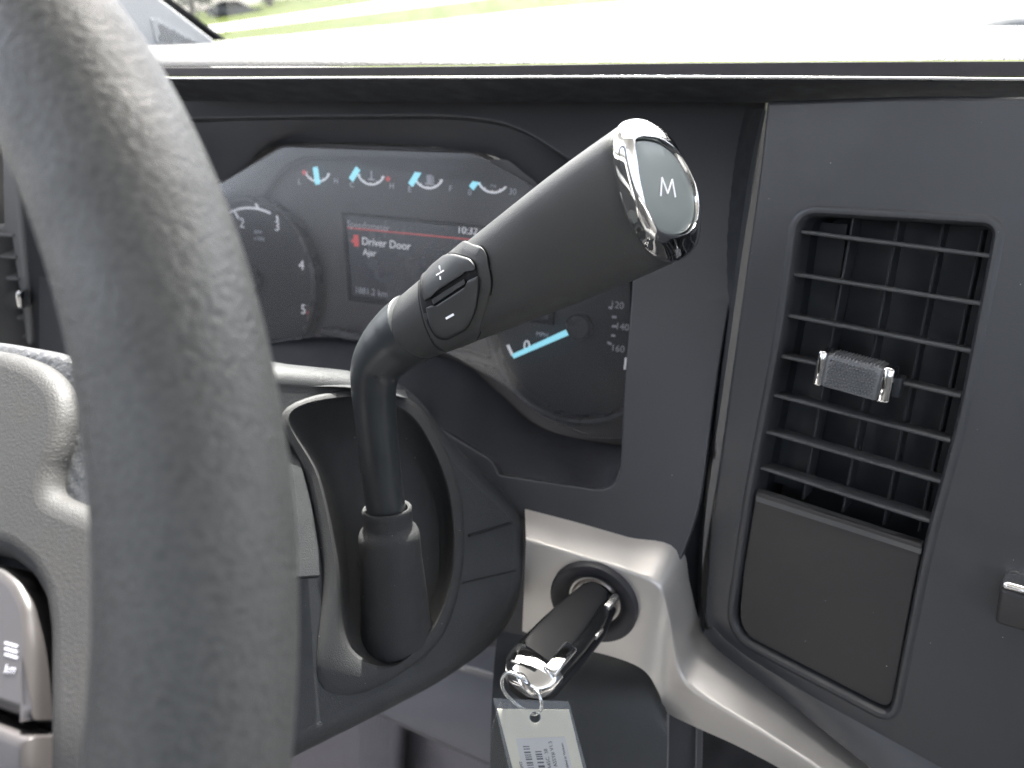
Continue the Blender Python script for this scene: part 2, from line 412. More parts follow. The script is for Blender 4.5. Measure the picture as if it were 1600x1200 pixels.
# ---- the cab round the lens: roof, rear wall, floor, door sills (out of frame, they shade the dash as the real cab does)
def slab(name, a, b, m, cuts=None):
    (r0, f0, z0), (r1, f1, z1) = a, b
    c = tk((r0 + r1) / 2, (f0 + f1) / 2, (z0 + z1) / 2)
    o = box(name, c, TR, TF, TZ, abs(r1 - r0), abs(f1 - f0), abs(z1 - z0), m, None, .01); tag(o, kind='structure'); return o
slab('cab_roof', (-.62, -1.0, .46), (1.15, .36, .50), 'headliner')
slab('cab_wall_rear', (-.62, -1.04, -1.0), (1.15, -1.0, .02), 'cab_grey')
slab('cab_floor', (-.62, -1.0, -1.04), (1.15, 1.1, -1.0), 'cab_grey')
slab('cab_wall_door', (1.15, -1.0, -1.0), (1.19, .7, -.12), 'cab_grey')
dq = [tk(-.66, .42, -.85), tk(-.80, -.66, -.85), tk(-.80, -.66, -.10), tk(-.66, .42, -.06)]
dn = (dq[1] - dq[0]).cross(TZ).normalized() * .05
do = mesh('cab_wall_driver_door', dq + [p - dn for p in dq], [(0, 1, 2, 3), (7, 6, 5, 4), (0, 4, 5, 1), (1, 5, 6, 2), (2, 6, 7, 3), (3, 7, 4, 0)], 'cab_grey', None, 0); tag(do, kind='structure')
slab('cab_sill', (-.66, -1.0, -1.0), (-.62, .6, -.85), 'cab_grey')
slab('cab_pillar_rear', (-.66, -1.0, -.85), (-.62, -.75, .46), 'cab_grey')
slab('cab_firewall', (-.62, 1.1, -1.0), (1.15, 1.14, -.06), 'cab_grey')

# ================================================================== DASHBOARD
dash = thing('dashboard', 'grey truck dashboard with soft top pad and dark fascia round the gauges', 'dashboard', at(800, 400, .6))
def lat(x, d0, x0=900): return d0 * (x0 + 2170) / (x + 2170)      # depth along a line that runs across the truck
XS = (60, 300, 600, 1000, 1400, 1800, 2300)
def drow(ys, d, n=8): return crom([at(x, y, lat(x, d)) for x, y in zip(XS, ys)], n, False)
r_top = [drow((104, 104, 103, 98, 95, 94, 92), 0.3680), drow((98, 97, 95, 91, 89, 89, 88), 0.3690), drow((88, 88, 86, 82, 81, 82, 82), 0.3780),
         drow((80, 80, 78, 74, 73, 72, 72), 0.4000), drow((76, 75, 72, 68, 66, 64, 63), .47), drow((74, 70, 66, 62, 58, 54, 52), .62), drow((72, 66, 62, 58, 52, 48, 46), 1.0)]
loft('top_pad', r_top, 'dash_soft', dash, closed=False, smooth=60)
r_lip = [drow((105, 105, 104, 99, 96, 95, 93), 0.3690), drow((106, 106, 105, 100, 97, 96, 94), 0.3672), drow((118, 119, 118, 117, 119, 120, 121), 0.3690), drow((119, 120, 119, 118, 120, 121, 122), 0.3705)]
loft('front_lip', r_lip, 'lip_plastic', dash, closed=False, smooth=50)
tube('trim_bead', drow((122, 122.5, 121.5, 120.5, 122.5, 126, 128), 0.3665), .0007, 'bead_metal', dash, 10)
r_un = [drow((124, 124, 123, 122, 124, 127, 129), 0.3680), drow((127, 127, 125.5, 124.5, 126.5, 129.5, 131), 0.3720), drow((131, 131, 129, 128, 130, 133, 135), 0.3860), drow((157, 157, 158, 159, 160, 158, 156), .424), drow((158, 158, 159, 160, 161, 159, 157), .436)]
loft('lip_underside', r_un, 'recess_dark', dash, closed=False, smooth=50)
# fascia plate with the gauge opening
PF = Plane(at(985, 550, .43), TR, at(985, 150, .437) - at(985, 550, .43))
opening = rounded([(150, 189), (500, 182), (710, 181), (800, 193), (885, 246), (965, 305), (994, 345), (986, 470), (976, 600), (966, 770), (780, 742), (770, 720), (640, 640), (560, 612), (150, 600)],
                  [5, 40, 60, 60, 30, 40, 30, 40, 40, 42, 6, 8, 40, 40, 5], 7)
fas_out = rounded([(60, 150), (700, 150), (1199, 150), (1184, 245), (1128, 545), (1092, 800), (1062, 880), (815, 812), (700, 790), (60, 700)], [3, 3, 3, 30, 60, 40, 10, 3, 3, 3], 4)
panel('cluster_fascia', PF, [fas_out, opening], .008, .0012, 'fascia_plastic', dash)
# hood tunnel from the opening back to the gauges
PC = Plane(at(700, 450, .525), TR, TZ * .985 + TF * .17)
inner = [(150, 300), (350, 282), (438, 226), (742, 237), (850, 296), (990, 310), (1075, 350), (1080, 600), (1030, 690), (930, 690), (840, 665), (775, 610), (700, 560), (505, 528), (150, 520)]
def resample(pts, n):
    P = [Vector(p) for p in pts]; P.append(P[0]); L = [0]
    for i in range(len(P) - 1): L.append(L[-1] + (P[i + 1] - P[i]).length)
    out = []; k = 0
    for j in range(n):
        s = L[-1] * j / n
        while L[k + 1] < s: k += 1
        out.append(P[k].lerp(P[k + 1], (s - L[k]) / max(L[k + 1] - L[k], 1e-9)))
    return out
tun = []
op_ctl = [(150, 189), (380, 184), (560, 181), (710, 181), (800, 193), (885, 246), (965, 305), (985, 480), (972, 690), (950, 768), (870, 757), (780, 742), (690, 670), (590, 620), (150, 600)]
o2 = [PF.hit(x, y, -.004) for x, y in op_ctl]; i2 = [PC.hit(x, y, .004) for x, y in inner]
for t in (0, .12, .35, .65, .9, 1.0):
    q = [a.lerp(b, t) for a, b in zip(o2, i2)]
    tun.append(crom(q, 6, True))
loft('gauge_hood', tun, 'dash_dark', dash, closed=True, smooth=50)
# lower part of the dash behind the column and the knee panel under the key
mesh('lower_panel', [at(560, 760, .56), at(830, 800, .50), at(830, 1010, .52), at(560, 1010, .60)], [(0, 1, 2, 3)], 'dash_dark', dash)
kn = [[at(x, y, d - .012) for x, y, d in r] for r in (
    [(778, 985, .500), (850, 1000, .486), (950, 1022, .470), (1010, 1048, .455), (1042, 1112, .447)],
    [(772, 1040, .468), (850, 1046, .462), (950, 1062, .452), (1010, 1085, .444), (1043, 1130, .441)],
    [(768, 1110, .455), (850, 1115, .450), (950, 1125, .444), (1012, 1140, .440), (1043, 1160, .438)],
    [(765, 1230, .46), (850, 1235, .455), (950, 1240, .448), (1012, 1245, .444), (1040, 1245, .442)],
    [(765, 1330, .48), (850, 1335, .475), (950, 1340, .468), (1010, 1345, .464), (1036, 1345, .462)])]
kn = [crom(r, 8, False) for r in kn]; kn = [list(c) for c in zip(*[crom(list(c), 6, False) for c in zip(*kn)])]
loft('knee_panel', kn, 'knee_plastic', dash, closed=False)

# ================================================================== INSTRUMENT CLUSTER
cl = thing('instrument_cluster', 'instrument cluster with round gauges and a screen reading Driver Door', 'gauge cluster', PC.hit(700, 520))
Tc = PC.p2(393, 437); Sc = PC.p2(905, 510); DR = .0632
lo = PC.p2(600, 536)[1]; hi = PC.p2(600, 236)[1]
fo = []
fo_px = rounded([(60, 300), (345, 285), (436, 222), (744, 233), (856, 298), (1090, 318), (1120, 720), (840, 720), (700, 590), (520, 600), (60, 600)], 12, 4)
panel('face_plate', PC, [fo_px], .004, .0004, 'lens_face', cl, h=-.004)
# sloped surround between hood and face
sur_o = rounded([(250, 330), (345, 284), (438, 226), (742, 237), (850, 296), (1080, 322), (1080, 400), (250, 400)], 10, 4)
sur_i = rounded([(250, 345), (400, 320), (418, 288), (442, 262), (480, 258), (810, 273), (1070, 330), (1070, 396), (262, 396)], 8, 4)
panel('upper_surround', PC, [rounded([(300, 318), (345, 284), (438, 226), (742, 237), (856, 298), (848, 303), (800, 255), (476, 247), (447, 258), (424, 283), (412, 306), (380, 305)], [3, 8, 8, 8, 3, 3, 8, 12, 12, 10, 8, 4], 5)], .006, .002, 'lens_face', cl, h=.005)
bl = rounded([(500, 512), (690, 540), (780, 566), (780, 580), (690, 556), (498, 526)], [3, 6, 3, 3, 6, 3], 4)
panel('lower_surround', PC, [bl], .010, .003, 'dial_ring', cl, h=.007)
def dial(name, c, label):
    d = lathe(name, PC, c, [(DR * .955, -.0035), (.0001, -.0035)], 'dial_face', cl); d['label'] = label
    # deep cylinder wall round the dial and its lip
    lathe('dial_ring', PC, c, [(DR * .955, -.0056), (DR * .955, .004), (DR * .97, .0062), (DR, .0068), (DR * 1.03, .0058), (DR * 1.04, -.002)], 'dial_ring', d)
    lathe('needle_hub', PC, c, [(.0085, -.0053), (.0085, .003), (.0075, .0045), (.0001, .0047)], 'dial_ring', d, 32)
    return d
tach = dial('tachometer', Tc, 'left round dial numbered up to 5'); spd = dial('speedometer', Sc, 'right round dial with cyan needle at zero')
HD = -.0031
for s, x, y in (('2', 378, 349), ('3', 433, 354), ('4', 471, 415), ('5', 474, 484)): text('numeral', PC, s, x, y, .0105, 'print_white', tach, HD)
text('dial_print', PC, 'RPM', 403, 363, .0042, 'print_dim', tach, HD); text('dial_print', PC, 'x1000', 405, 373, .0042, 'print_dim', tach, HD)
for a in (64, 36, 4, -22):
    p = (Tc[0] + .0545 * math.cos(R_(a)), Tc[1] + .0545 * math.sin(R_(a))); q = (Tc[0] + .0500 * math.cos(R_(a)), Tc[1] + .0500 * math.sin(R_(a)))
arcstrip('scale_arc', PC, Tc, .0545, .0018, 72, 118, 'print_white', tach, HD)
bar2('scale_tick', PC, (399, 318), (404, 327), .0018, 'print_white', tach, HD)
bar2('scale_tick', PC, (432, 337), (434, 345), .0014, 'print_white', tach, HD)
bar2('scale_tick', PC, (366, 330), (372, 341), .0018, 'print_white', tach, HD)
bar2('red_mark', PC, (480, 488), (489, 497), .0022, 'warn_red', tach, HD)
bar2('needle', PC, (393, 437), (330, 500), .0030, 'needle_cyan', tach, .0035, .001, taper=.6)
for s, x, y, z in (('120', 964, 477, .0062), ('140', 972, 511, .0062), ('160', 965, 545, .0062), ('10', 970, 568, .0115), ('0', 823, 541, .0105), ('MPH', 847, 523, .0042), ('80', 880, 395, .0105), ('60', 842, 418, .0105)):
    text('numeral', PC, s, x, y, z, 'print_white' if z > .007 else 'print_dim', spd, HD, align='LEFT' if s == '10' else 'CENTER')
for x0, y0, x1, y1 in ((951, 480, 956, 482), (956, 495, 963, 496), (956, 510, 963, 510), (955, 524, 961, 525), (949, 535, 955, 538)):
    bar2('scale_tick', PC, (x0, y0), (x1, y1), .0014, 'print_dim', spd, HD)
bar2('scale_tick', PC, (793, 539), (801, 556), .0020, 'print_white', spd, HD)
bar2('needle', PC, (905, 511), (801, 557), .0042, 'needle_cyan', spd, .0040, .0012, taper=.75)
# four small gauges along the top
MG = [((496, 262), (492, 261), (496, 288), 'L', (468, 284), 'H', (525, 283), 'small oil gauge with its needle upright', (473, 267)),
      ((580, 266), (559, 263), (548, 281), 'C', (550, 289), 'H', (612, 291), 'small temperature gauge lettered C and H', (604, 277)),
      ((670, 271), (655, 266), (641, 289), 'E', (640, 296), 'F', (704, 295), 'small fuel gauge lettered E and F', None),
      ((771, 277), (751, 274), (736, 294), '0', (734, 301), '30', (801, 300), 'small turbo gauge nearest the shift lever', None)]
for c, n0, n1, la, pa, lb, pb, lab, red in MG:
    c2 = PC.p2(*c); a_ = arcstrip('small_gauge', PC, c2, .0112, .0016, 200, 340, 'print_white', cl, .0003, el=.86); a_['label'] = lab
    bar2('needle', PC, n0, n1, .0040, 'needle_cyan', a_, .0022, .0008)
    text('gauge_letter', PC, la, *pa, .0056, 'print_dim', a_, .0004); text('gauge_letter', PC, lb, *pb, .0056, 'print_dim', a_, .0004)
    for k in range(5):
        a = R_(205 + k * 32); p = (c2[0] + .0096 * math.cos(a), c2[1] + .86 * .0096 * math.sin(a)); q = (c2[0] + .0118 * math.cos(a), c2[1] + .86 * .0118 * math.sin(a))
        bar2('scale_tick', PC, p, q, .0008, 'print_white', a_, .0004, .0002, px=False)
    if red: bar2('red_mark', PC, red, (red[0] + 4, red[1] + 5), .003, 'warn_red', a_, .0006, .0003)
text('gauge_print', PC, 'TURBO', 771, 284, .0048, 'print_dim', cl, .0004); text('gauge_print', PC, 'PSI', 771, 290, .0035, 'print_dim', cl, .0004)
tp = PC.p2(580, 274); bar2('thermometer_icon', PC, (580, 267), (580, 279), .0012, 'print_dim', cl); bar2('thermometer_icon', PC, (575, 280), (585, 281), .0012, 'print_dim', cl)
bar2('fuel_icon', PC, (670, 273), (671, 286), .0038, 'print_dim', cl); bar2('fuel_icon', PC, (676, 275), (677, 286), .0008, 'print_dim', cl); bar2('fuel_icon', PC, (664, 287), (677, 288), .0012, 'print_dim', cl)
# the screen
sx0, sx1, sy0, sy1 = 540, 860, 338, 470
scr_px = [(539, 337), (860, 368), (856, 500), (549, 463)]
fr = panel('screen_frame', PC, [[(533, 331), (868, 363), (864, 508), (544, 470)], scr_px], .004, .0004, 'gap_black', cl, h=.0012)
scr = panel('screen', PC, [[(537, 335), (862, 366), (858, 502), (547, 465)]], .002, .0003, 'screen_face', cl, h=.0002); scr['label'] = 'dark display reading Driver Door Ajar'
text('screen_text', PC, 'Speedometer', 542, 350, .0066, 'print_dim', scr, .0005, align='LEFT')
text('screen_text', PC, 'Driver Door', 565, 377, .0078, 'print_white', scr, .0005, align='LEFT')
text('screen_text', PC, 'Ajar', 567, 394, .0066, 'print_white', scr, .0005, align='LEFT')
text('screen_text', PC, '1881.2 km', 554, 453, .0066, 'print_dim', scr, .0005, align='LEFT')
text('screen_text', PC, '10:32', 714, 359, .0070, 'print_white', scr, .0005, align='LEFT')
bar2('screen_line', PC, (543, 356), (858, 386), .0008, 'warn_red', scr, .0005, .0002)
ic = bar2('door_icon', PC, (556, 367), (557, 385), .0042, 'warn_red', scr, .0005, .0002); bar2('door_icon', PC, (551, 374), (553, 377), .004, 'warn_red', scr, .0006, .0002)
w_ = panel('warning_light', PC, [[(591, 493), (601, 494), (604, 502), (598, 507), (590, 504)]], .0006, .0001, 'warn_red', cl, h=.0006)
# clear lens over it all
panel('clear_lens', PC, [rounded([(250, 322), (348, 284), (440, 229), (740, 239), (850, 300), (1075, 330), (1100, 690), (930, 685), (850, 655), (785, 600), (700, 552), (505, 524), (250, 560)], 10, 4)], .0015, .0003, 'lens_clear', cl, h=.0125)

# ================================================================== CENTRE STACK
def vpdir(x, y): return ((x - 800) * RT + (600 - y) * UP + FPX * FW).normalized()
PS = Plane(at(1370, 600, .352), -vpdir(-860, 87), -vpdir(560, 4800))
st = thing('centre_stack_panel', 'dark charcoal centre panel with a tall recess for the air vent', 'panel', PS.hit(1370, 900))
rec = rounded([(1247, 332), (1558, 350), (1500, 650), (1446, 850), (1392, 1122), (1141, 990), (1175, 760), (1222, 520)], [34, 26, 60, 60, 26, 44, 60, 60], 7)
st_out = rounded([(1198, 158), (1420, 150), (2500, 150), (2500, 1900), (1600, 1360), (1345, 1186), (1098, 985), (1108, 830), (1140, 600), (1188, 260)], [6, 60, 5, 5, 60, 40, 30, 40, 60, 40], 6)
sp_ = panel('front_panel', PS, [st_out, rec], .012, .002, 'stack_plastic', st)
# raised rounded lip round the recess
def ringlip(name, pl, out_px, prof, m, parent):
    P = [Vector(pl.p2(x, y)) for x, y in out_px]; n = len(P); rows = []
    nrm = []
    for i in range(n):
        t = (P[(i + 1) % n] - P[i - 1]).normalized(); nrm.append(Vector((t.y, -t.x)))
    c = sum(P, Vector((0, 0))) / n
    if sum((P[i] - c).dot(nrm[i]) for i in range(n)) < 0: nrm = [-q for q in nrm]
    for off, h in prof: rows.append([pl.p3(P[i].x + nrm[i].x * off, P[i].y + nrm[i].y * off, h) for i in range(n)])
    return loft(name, rows, m, parent)
ringlip('recess_lip', PS, rec, [(.0045, -.001), (.0035, .0002), (.0018, .0006), (.0004, .0003), (-.0006, -.001), (-.0014, -.006), (-.0016, -.02)], 'stack_plastic', st)
ringlip('recess_wall', PS, rec, [(-.0014, -.016), (-.003, -.045)], 'vent_black', st)
panel('recess_back', PS, [[(1190, 330), (1600, 340), (1480, 1130), (1080, 990)]], .002, .0002, 'vent_black', st, h=-.046)
# left flank of the stack, turned towards the fascia
fl = [[(1197, 172), (1180, 262), (1156, 420), (1131, 600), (1103, 800), (1096, 930), (1102, 990)],
      [(1192, 172), (1172, 262), (1149, 420), (1125, 600), (1098, 800), (1089, 905), (1092, 984)],
      [(1188, 172), (1166, 262), (1136, 420), (1108, 600), (1076, 800), (1062, 870), (1086, 975)]]
hs_ = (-.003, -.010, -.026)
flr = [crom([PS.hit(x, y, h) for x, y in r], 6, False) for r, h in zip(fl, hs_)]
loft('side_flank', flr[:2], 'stack_plastic', st, closed=False)
loft('flank_groove', [flr[1], [p + TF * .012 for p in flr[1]], crom([PF.hit(x - 45, y, -.022) for x, y in fl[2]], 6, False)], 'recess_dark', st, closed=False)  # same plastic as the flank, with the groove's shade put into a darker colour
bvl = [[(1114, 978), (1150, 1014), (1250, 1077), (1385, 1152), (1600, 1268), (1900, 1430)], [(1106, 983), (1140, 1018), (1243, 1088), (1365, 1169), (1600, 1322), (1900, 1500)], [(1097, 988), (1130, 1022), (1235, 1100), (1345, 1188), (1600, 1382), (1900, 1600)]]
loft('lower_bevel', [crom([PS.hit(x, y, h) for x, y in r], 6, False) for r, h in zip(bvl, (.0002, .0035, .0105))], 'stack_plastic', st, closed=False, smooth=70)
# ---- the air vent
av = thing('air_vent', 'tall black centre air vent with knurled chrome-ended slider', 'air vent', PS.hit(1350, 620))
SL = [((1252, 362), (1548, 400)), ((1239, 428), (1533, 475)), ((1227, 492), (1517, 549)), ((1215, 555), (1501, 619)), ((1205, 616), (1485, 689)), ((1196, 674), (1469, 753)), ((1189, 731), (1456, 816))]
tv = ray(1370, 360); tiltv = (tv - PS.u * tv.dot(PS.u)).normalized()      # the slats are set nose-down
for a, b in SL:
    A, B = PS.hit(*a, -.004), PS.hit(*b, -.004); u = (B - A).normalized(); tn = tiltv
    up = u.cross(tn).normalized() * -1
    if up.dot(PS.v) < 0: up = -up
    D = .013; th = .00115; prof = [(0, th * .9), (-.0006, th * .5), (-.0008, 0), (-.0006, -th * .5), (0, -th * .9), (D, -th * .45), (D, th * .45)]
    rows = [[q + tn * x + up * y for x, y in prof] for q in (A, A.lerp(B, .5), B)]
    loft('slat', rows, 'slat_plastic', av, cap0=True, cap1=True, smooth=50)
for (x0, y0), (x1, y1) in (((1262, 340), (1188, 770)), ((1333, 340), (1254, 780)), ((1404, 345), (1316, 800)), ((1474, 350), (1380, 820)), ((1536, 360), (1436, 830))):
    A, B = PS.hit(x0, y0, -.020), PS.hit(x1, y1, -.020)
    t = (B - A).normalized(); s = PS.u
    prof = [(-.0006, 0), (0, .0006), (.0006, 0), (.0004, -.016), (-.0004, -.016)]
    loft('vane', [[q + s * x + PS.n * y for x, y in prof] for q in (A, B)], 'vent_black' if x0 == 1262 else 'slat_plastic', av, cap0=True, cap1=True)
panel('duct_panel', PS, [[(1240, 345), (1325, 350), (1262, 770), (1185, 745)]], .002, .0002, 'vent_black', av, h=-.030)
# slider on the fourth slat
def px_box(name, q, d0, d1, m, parent, pl=PS, bev=.001):
    """q four corner pixels of the front face at height d0, body runs back to d1"""
    F_ = [pl.hit(x, y, d0) for x, y in q]; Bk = [p + pl.n * (d1 - d0) for p in F_]
    bm = bmesh.new(); v = [bm.verts.new(p) for p in F_ + Bk]
    for f in ((0, 1, 2, 3), (7, 6, 5, 4), (0, 4, 5, 1), (1, 5, 6, 2), (2, 6, 7, 3), (3, 7, 4, 0)): bm.faces.new([v[i] for i in f])
    bmesh.ops.recalc_face_normals(bm, faces=bm.faces)
    if bev: bmesh.ops.bevel(bm, geom=bm.edges[:], offset=bev, segments=3, profile=.5, affect='EDGES')
    me = bpy.data.meshes.new(name); bm.to_mesh(me); bm.free(); return link(name, me, m, parent)
TQ = [(1292, 553), (1381, 576), (1368, 628), (1280, 603)]
tab = px_box('slider', TQ, .010, -.006, 'tab_rubber', av, bev=.0016)
px_box('slider_block', [(1288, 556), (1398, 578), (1386, 622), (1272, 596)], .001, -.010, 'vent_black', av, bev=.001)
A0, A1, A3 = PS.hit(*TQ[0], .0101), PS.hit(*TQ[1], .0101), PS.hit(*TQ[3], .0101); eu, ev = A1 - A0, A3 - A0
kv, kf = [], []
for i in range(9):
    for j in range(15):
        p = A0 + eu * (.07 + .86 * (j + (.25 if i % 2 else -.25) + .5) / 15) + ev * (.10 + .82 * (i + .5) / 9); a, b = eu * .024, ev * .036; k = len(kv)
        kv += [p - a - b, p + a - b, p + a + b, p - a + b, p + PS.n * .0013]; kf += [(k, k + 1, k + 4), (k + 1, k + 2, k + 4), (k + 2, k + 3, k + 4), (k + 3, k, k + 4)]
kn_ = mesh('knurling', kv, kf, 'tab_rubber', tab, 0); kn_['kind'] = 'stuff'
for j in range(14):
    q0 = A0 + eu * (.08 + .84 * (j + .5) / 14); tube('grip_rib', [q0 - PS.n * .0002 + ev * .06, q0 - PS.n * .0012 - ev * .015, q0 - PS.n * .006 - ev * .02, q0 - PS.n * .013 - ev * .02], .00055, 'tab_rubber', tab, 6, ns=2)
px_box('end_cap', [(1279, 547), (1293, 550), (1281, 606), (1268, 601)], .0106, -.003, 'chrome', tab, bev=.0014)
px_box('end_cap', [(1380, 572), (1399, 577), (1388, 632), (1366, 629)], .0106, -.003, 'chrome', tab, bev=.0016)
px_box('end_post', [(1398, 590), (1410, 592), (1404, 622), (1392, 620)], .002, -.008, 'vent_black', tab, bev=.0006)
# ---- blank cover under the vent
cv = rounded([(1181, 768), (1442, 852), (1433, 890), (1392, 1110), (1154, 988), (1160, 900)], [5, 5, 20, 22, 34, 60], 6)
bc = thing('blank_cover', 'plain dark blank cover plate under the centre air vent', 'cover', PS.hit(1300, 960))
panel('cover_plate', PS, [cv], .006, .0008, 'cover_plastic', bc, h=-.0015)
q = [(1183, 766), (1441, 849), (1439, 866), (1181, 783)]
qq = [PS.hit(*q[0], -.0035), PS.hit(*q[1], -.0035), PS.hit(*q[2], .0002), PS.hit(*q[3], .0002)]
mesh('chamfer_strip', qq + [p - PS.n * .004 for p in qq], [(0, 1, 2, 3), (7, 6, 5, 4), (0, 4, 5, 1), (1, 5, 6, 2), (2, 6, 7, 3), (3, 7, 4, 0)], 'slat_plastic', bc, 0)
# ---- pull handle at the picture's right edge
ph = thing('pull_handle', 'short dark glossy pull tab at the right of the blank cover', 'handle', PS.hit(1620, 960))
px_box('handle_body', [(1562, 918), (1800, 985), (1795, 1045), (1554, 975)], .012, -.002, 'cover_plastic', ph, bev=.002)
px_box('handle_top', [(1566, 908), (1800, 973), (1800, 984), (1563, 921)], .013, .000, 'chrome', ph, bev=.002)
# ---- sensor on top of the dash
se = thing('dash_sensor', 'low pale sensor dome on the dash top near the windshield', 'sensor', at(1570, 45, .75))
rows = []
for s, hh in ((1, 0), (.97, .005), (.85, .009), (.6, .011), (.01, .012)):
    c = at(1575, 40, .75); rows.append([c + TR * .032 * s * math.cos(a) + TF * .03 * s * math.sin(a) + TZ * hh for a in [2 * math.pi * k / 32 for k in range(32)]])
loft('sensor_body', rows, 'pillar_plastic', se, cap0=True)

# ================================================================== SILVER TRIM WITH THE IGNITION
tr_ = thing('silver_trim', 'satin silver trim strip wrapping under the centre panel to the ignition', 'trim', at(940, 950, .47))
PT1 = Plane(PF.hit(985, 894, .018), TR, TZ + TF * .05)
S1 = [((820, 797), (822, 843), (816, 986)), ((900, 818), (902, 868), (868, 1006)), ((980, 841), (984, 893), (950, 1024)), ((1056, 862), (1030, 917), (1004, 1046))]
S2 = [((1092, 985), (1060, 1045), (1042, 1112)), ((1135, 1020), (1090, 1083), (1078, 1132)), ((1235, 1098), (1190, 1143), (1165, 1172)), ((1345, 1186), (1300, 1214), (1265, 1230)), ((1600, 1380), (1545, 1392), (1500, 1395))]
tu, tg, tw = [], [], []
for a_, b_, c_ in S1: tu.append(PF.hit(*a_, .001)); tg.append(PT1.hit(*b_)); tw.append(PT1.hit(*c_))
m_ = ((1074, 925), (1046, 966), (1028, 1080))
s2 = [(PS.hit(*a_, -.003), PS.hit(*b_, .026), PS.hit(*c_, .018)) for a_, b_, c_ in S2]
def midp(p, q, x, y): return at(x, y, ((p + q) / 2 - CAM).dot(FW))
tu.append(midp(tu[-1], s2[0][0], *m_[0])); tg.append(midp(tg[-1], s2[0][1], *m_[1])); tw.append(midp(tw[-1], s2[0][2], *m_[2]))
for a_, b_, c_ in s2: tu.append(a_); tg.append(b_); tw.append(c_)
upr = crom(tu, 6, False); rdg = crom(tg, 6, False); lwr = crom(tw, 6, False)
rows = []
for U_, G, W_ in zip(upr, rdg, lwr):
    a = G + (U_ - G).normalized() * .0022; b = G + (W_ - G).normalized() * .0022; row = [U_ + (U_ - G).normalized() * .002 + TF * .004, U_, U_.lerp(a, .5), a]
    row += [a * (1 - t) ** 2 + G * 2 * t * (1 - t) + b * t * t for t in (.2, .4, .6, .8)]
    row += [b, b.lerp(W_, .33), b.lerp(W_, .66), W_, W_ + TF * .01 + TZ * .001]; rows.append(row)
loft('trim_body', rows, 'satin_silver', tr_, closed=False, smooth=70)
# vertical black edge under the right end of the trim
lp = thing('lower_console', 'dark lower console side below the silver trim', 'console', at(1100, 1190, .44))
for x0, x1, d, m, nm in ((1046, 1088, .452, 'dash_dark', 'side_panel'), (1090, 1098, .446, 'slat_plastic', 'edge_strip'), (1099, 1500, .455, 'gap_black', 'inner_panel')):
    mesh(nm, [at(x0, 1100, d), at(x1, 1100 + (x1 - x0) * .5, d), at(x1 - 6, 1500, d), at(x0 - 8, 1500, d)], [(0, 1, 2, 3)], m, lp, 0)
# ---- ignition lock
PI_ = Plane(PT1.hit(929, 938), TR, TZ + TF * .05)
KD = (PI_.o - CAM).dot(FW) - .449                # how far the lock sits from a first guess of .449 m
ig = thing('ignition_lock', 'black round ignition lock bezel set in the silver trim', 'ignition', PI_.hit(929, 938))
ci = (0, 0)
lathe('bezel_ring', PI_, ci, [(.0250, -.004), (.0250, .0030), (.0240, .0042), (.0215, .0046), (.0170, .0030), (.0150, .0005), (.0142, -.004), (.0140, -.012)], 'lock_bezel', ig)
lathe('lock_rim', PI_, ci, [(.0140, -.009), (.0136, .0005), (.0128, .0010), (.0120, .0004), (.0118, -.002)], 'lock_metal', ig, 48)
lathe('lock_face', PI_, ci, [(.0121, -.002), (.0001, -.0018)], 'dial_ring', ig, 48)
# ---- the key
kA, kB = at(940, 925, .444 + KD), at(812, 1072, .395 + KD)
ax = (kB - kA).normalized(); toc = (CAM - kA.lerp(kB, .5)).normalized(); kn2 = (toc - ax * toc.dot(ax) + Vector((-.25, 0, .25))).normalized()
kn2 = (kn2 - ax * kn2.dot(ax)).normalized(); kw = ax.cross(kn2).normalized()
if kw.x < 0: kw = -kw
key = thing('car_key', 'glossy black flip key with chrome end stuck in the ignition', 'key', kA)
KL = (kB - kA).length
def ksec(t, wl, wr, th, n=28, sq=3.2, off=0.0):
    c = kA + ax * KL * t + kn2 * off; r = []
    for k in range(n):
        a = 2 * math.pi * k / n; cx, sy = math.cos(a), math.sin(a)
        x = math.copysign(abs(cx) ** (2 / sq), cx); y = math.copysign(abs(sy) ** (2 / sq), sy)
        r.append(c + kw * x * (wr if x > 0 else wl) + kn2 * y * th * (1 - .25 * max(0, y) * abs(x)))
    return r
loft('fob_body', [ksec(*a) for a in ((-.02, .004, .006, .003), (0, .0075, .0085, .0055), (.06, .0098, .0105, .0066), (.25, .0124, .0130, .0074), (.5, .0140, .0140, .0078), (.72, .0146, .0140, .0078), (.80, .0146, .0140, .0076))], 'key_black', key, cap0=True, cap1=True)
loft('fob_back', [ksec(t, wl, wr, .0042, off=-.0055) for t, wl, wr in ((.02, .009, .0112), (.25, .0128, .0152), (.6, .0146, .0160), (.85, .0140, .0150), (.97, .010, .0100), (1.0, .006, .006))], 'key_satin', key, cap0=True, cap1=True)
loft('fob_face', [ksec(t, wl, wr, .0012, off=.0070) for t, wl, wr in ((.04, .005, .004), (.10, .0085, .0065), (.4, .0112, .0085), (.62, .0118, .0088), (.76, .0112, .0080), (.79, .009, .006))], 'key_satin', key, cap0=True, cap1=True)
loft('chrome_end', [ksec(*a, sq=2.8) for a in ((.78, .0149, .0143, .0080), (.80, .0151, .0145, .0083), (.90, .0142, .0138, .0078), (.97, .0105, .0105, .0066), (1.0, .0070, .0070, .0048), (1.01, .003, .003, .002))], 'chrome', key, cap0=True, cap1=True)
box('chrome_inlay', kA + ax * KL * .72 + kw * .0085 + kn2 * .0068, ax, kw, kn2, .020, .0075, .004, 'chrome', key, .0015)
box('blade_root', kA + ax * KL * .07 + kw * .0088 + kn2 * .004, ax, kw, kn2, .011, .0035, .004, 'bead_metal', key, .0006)
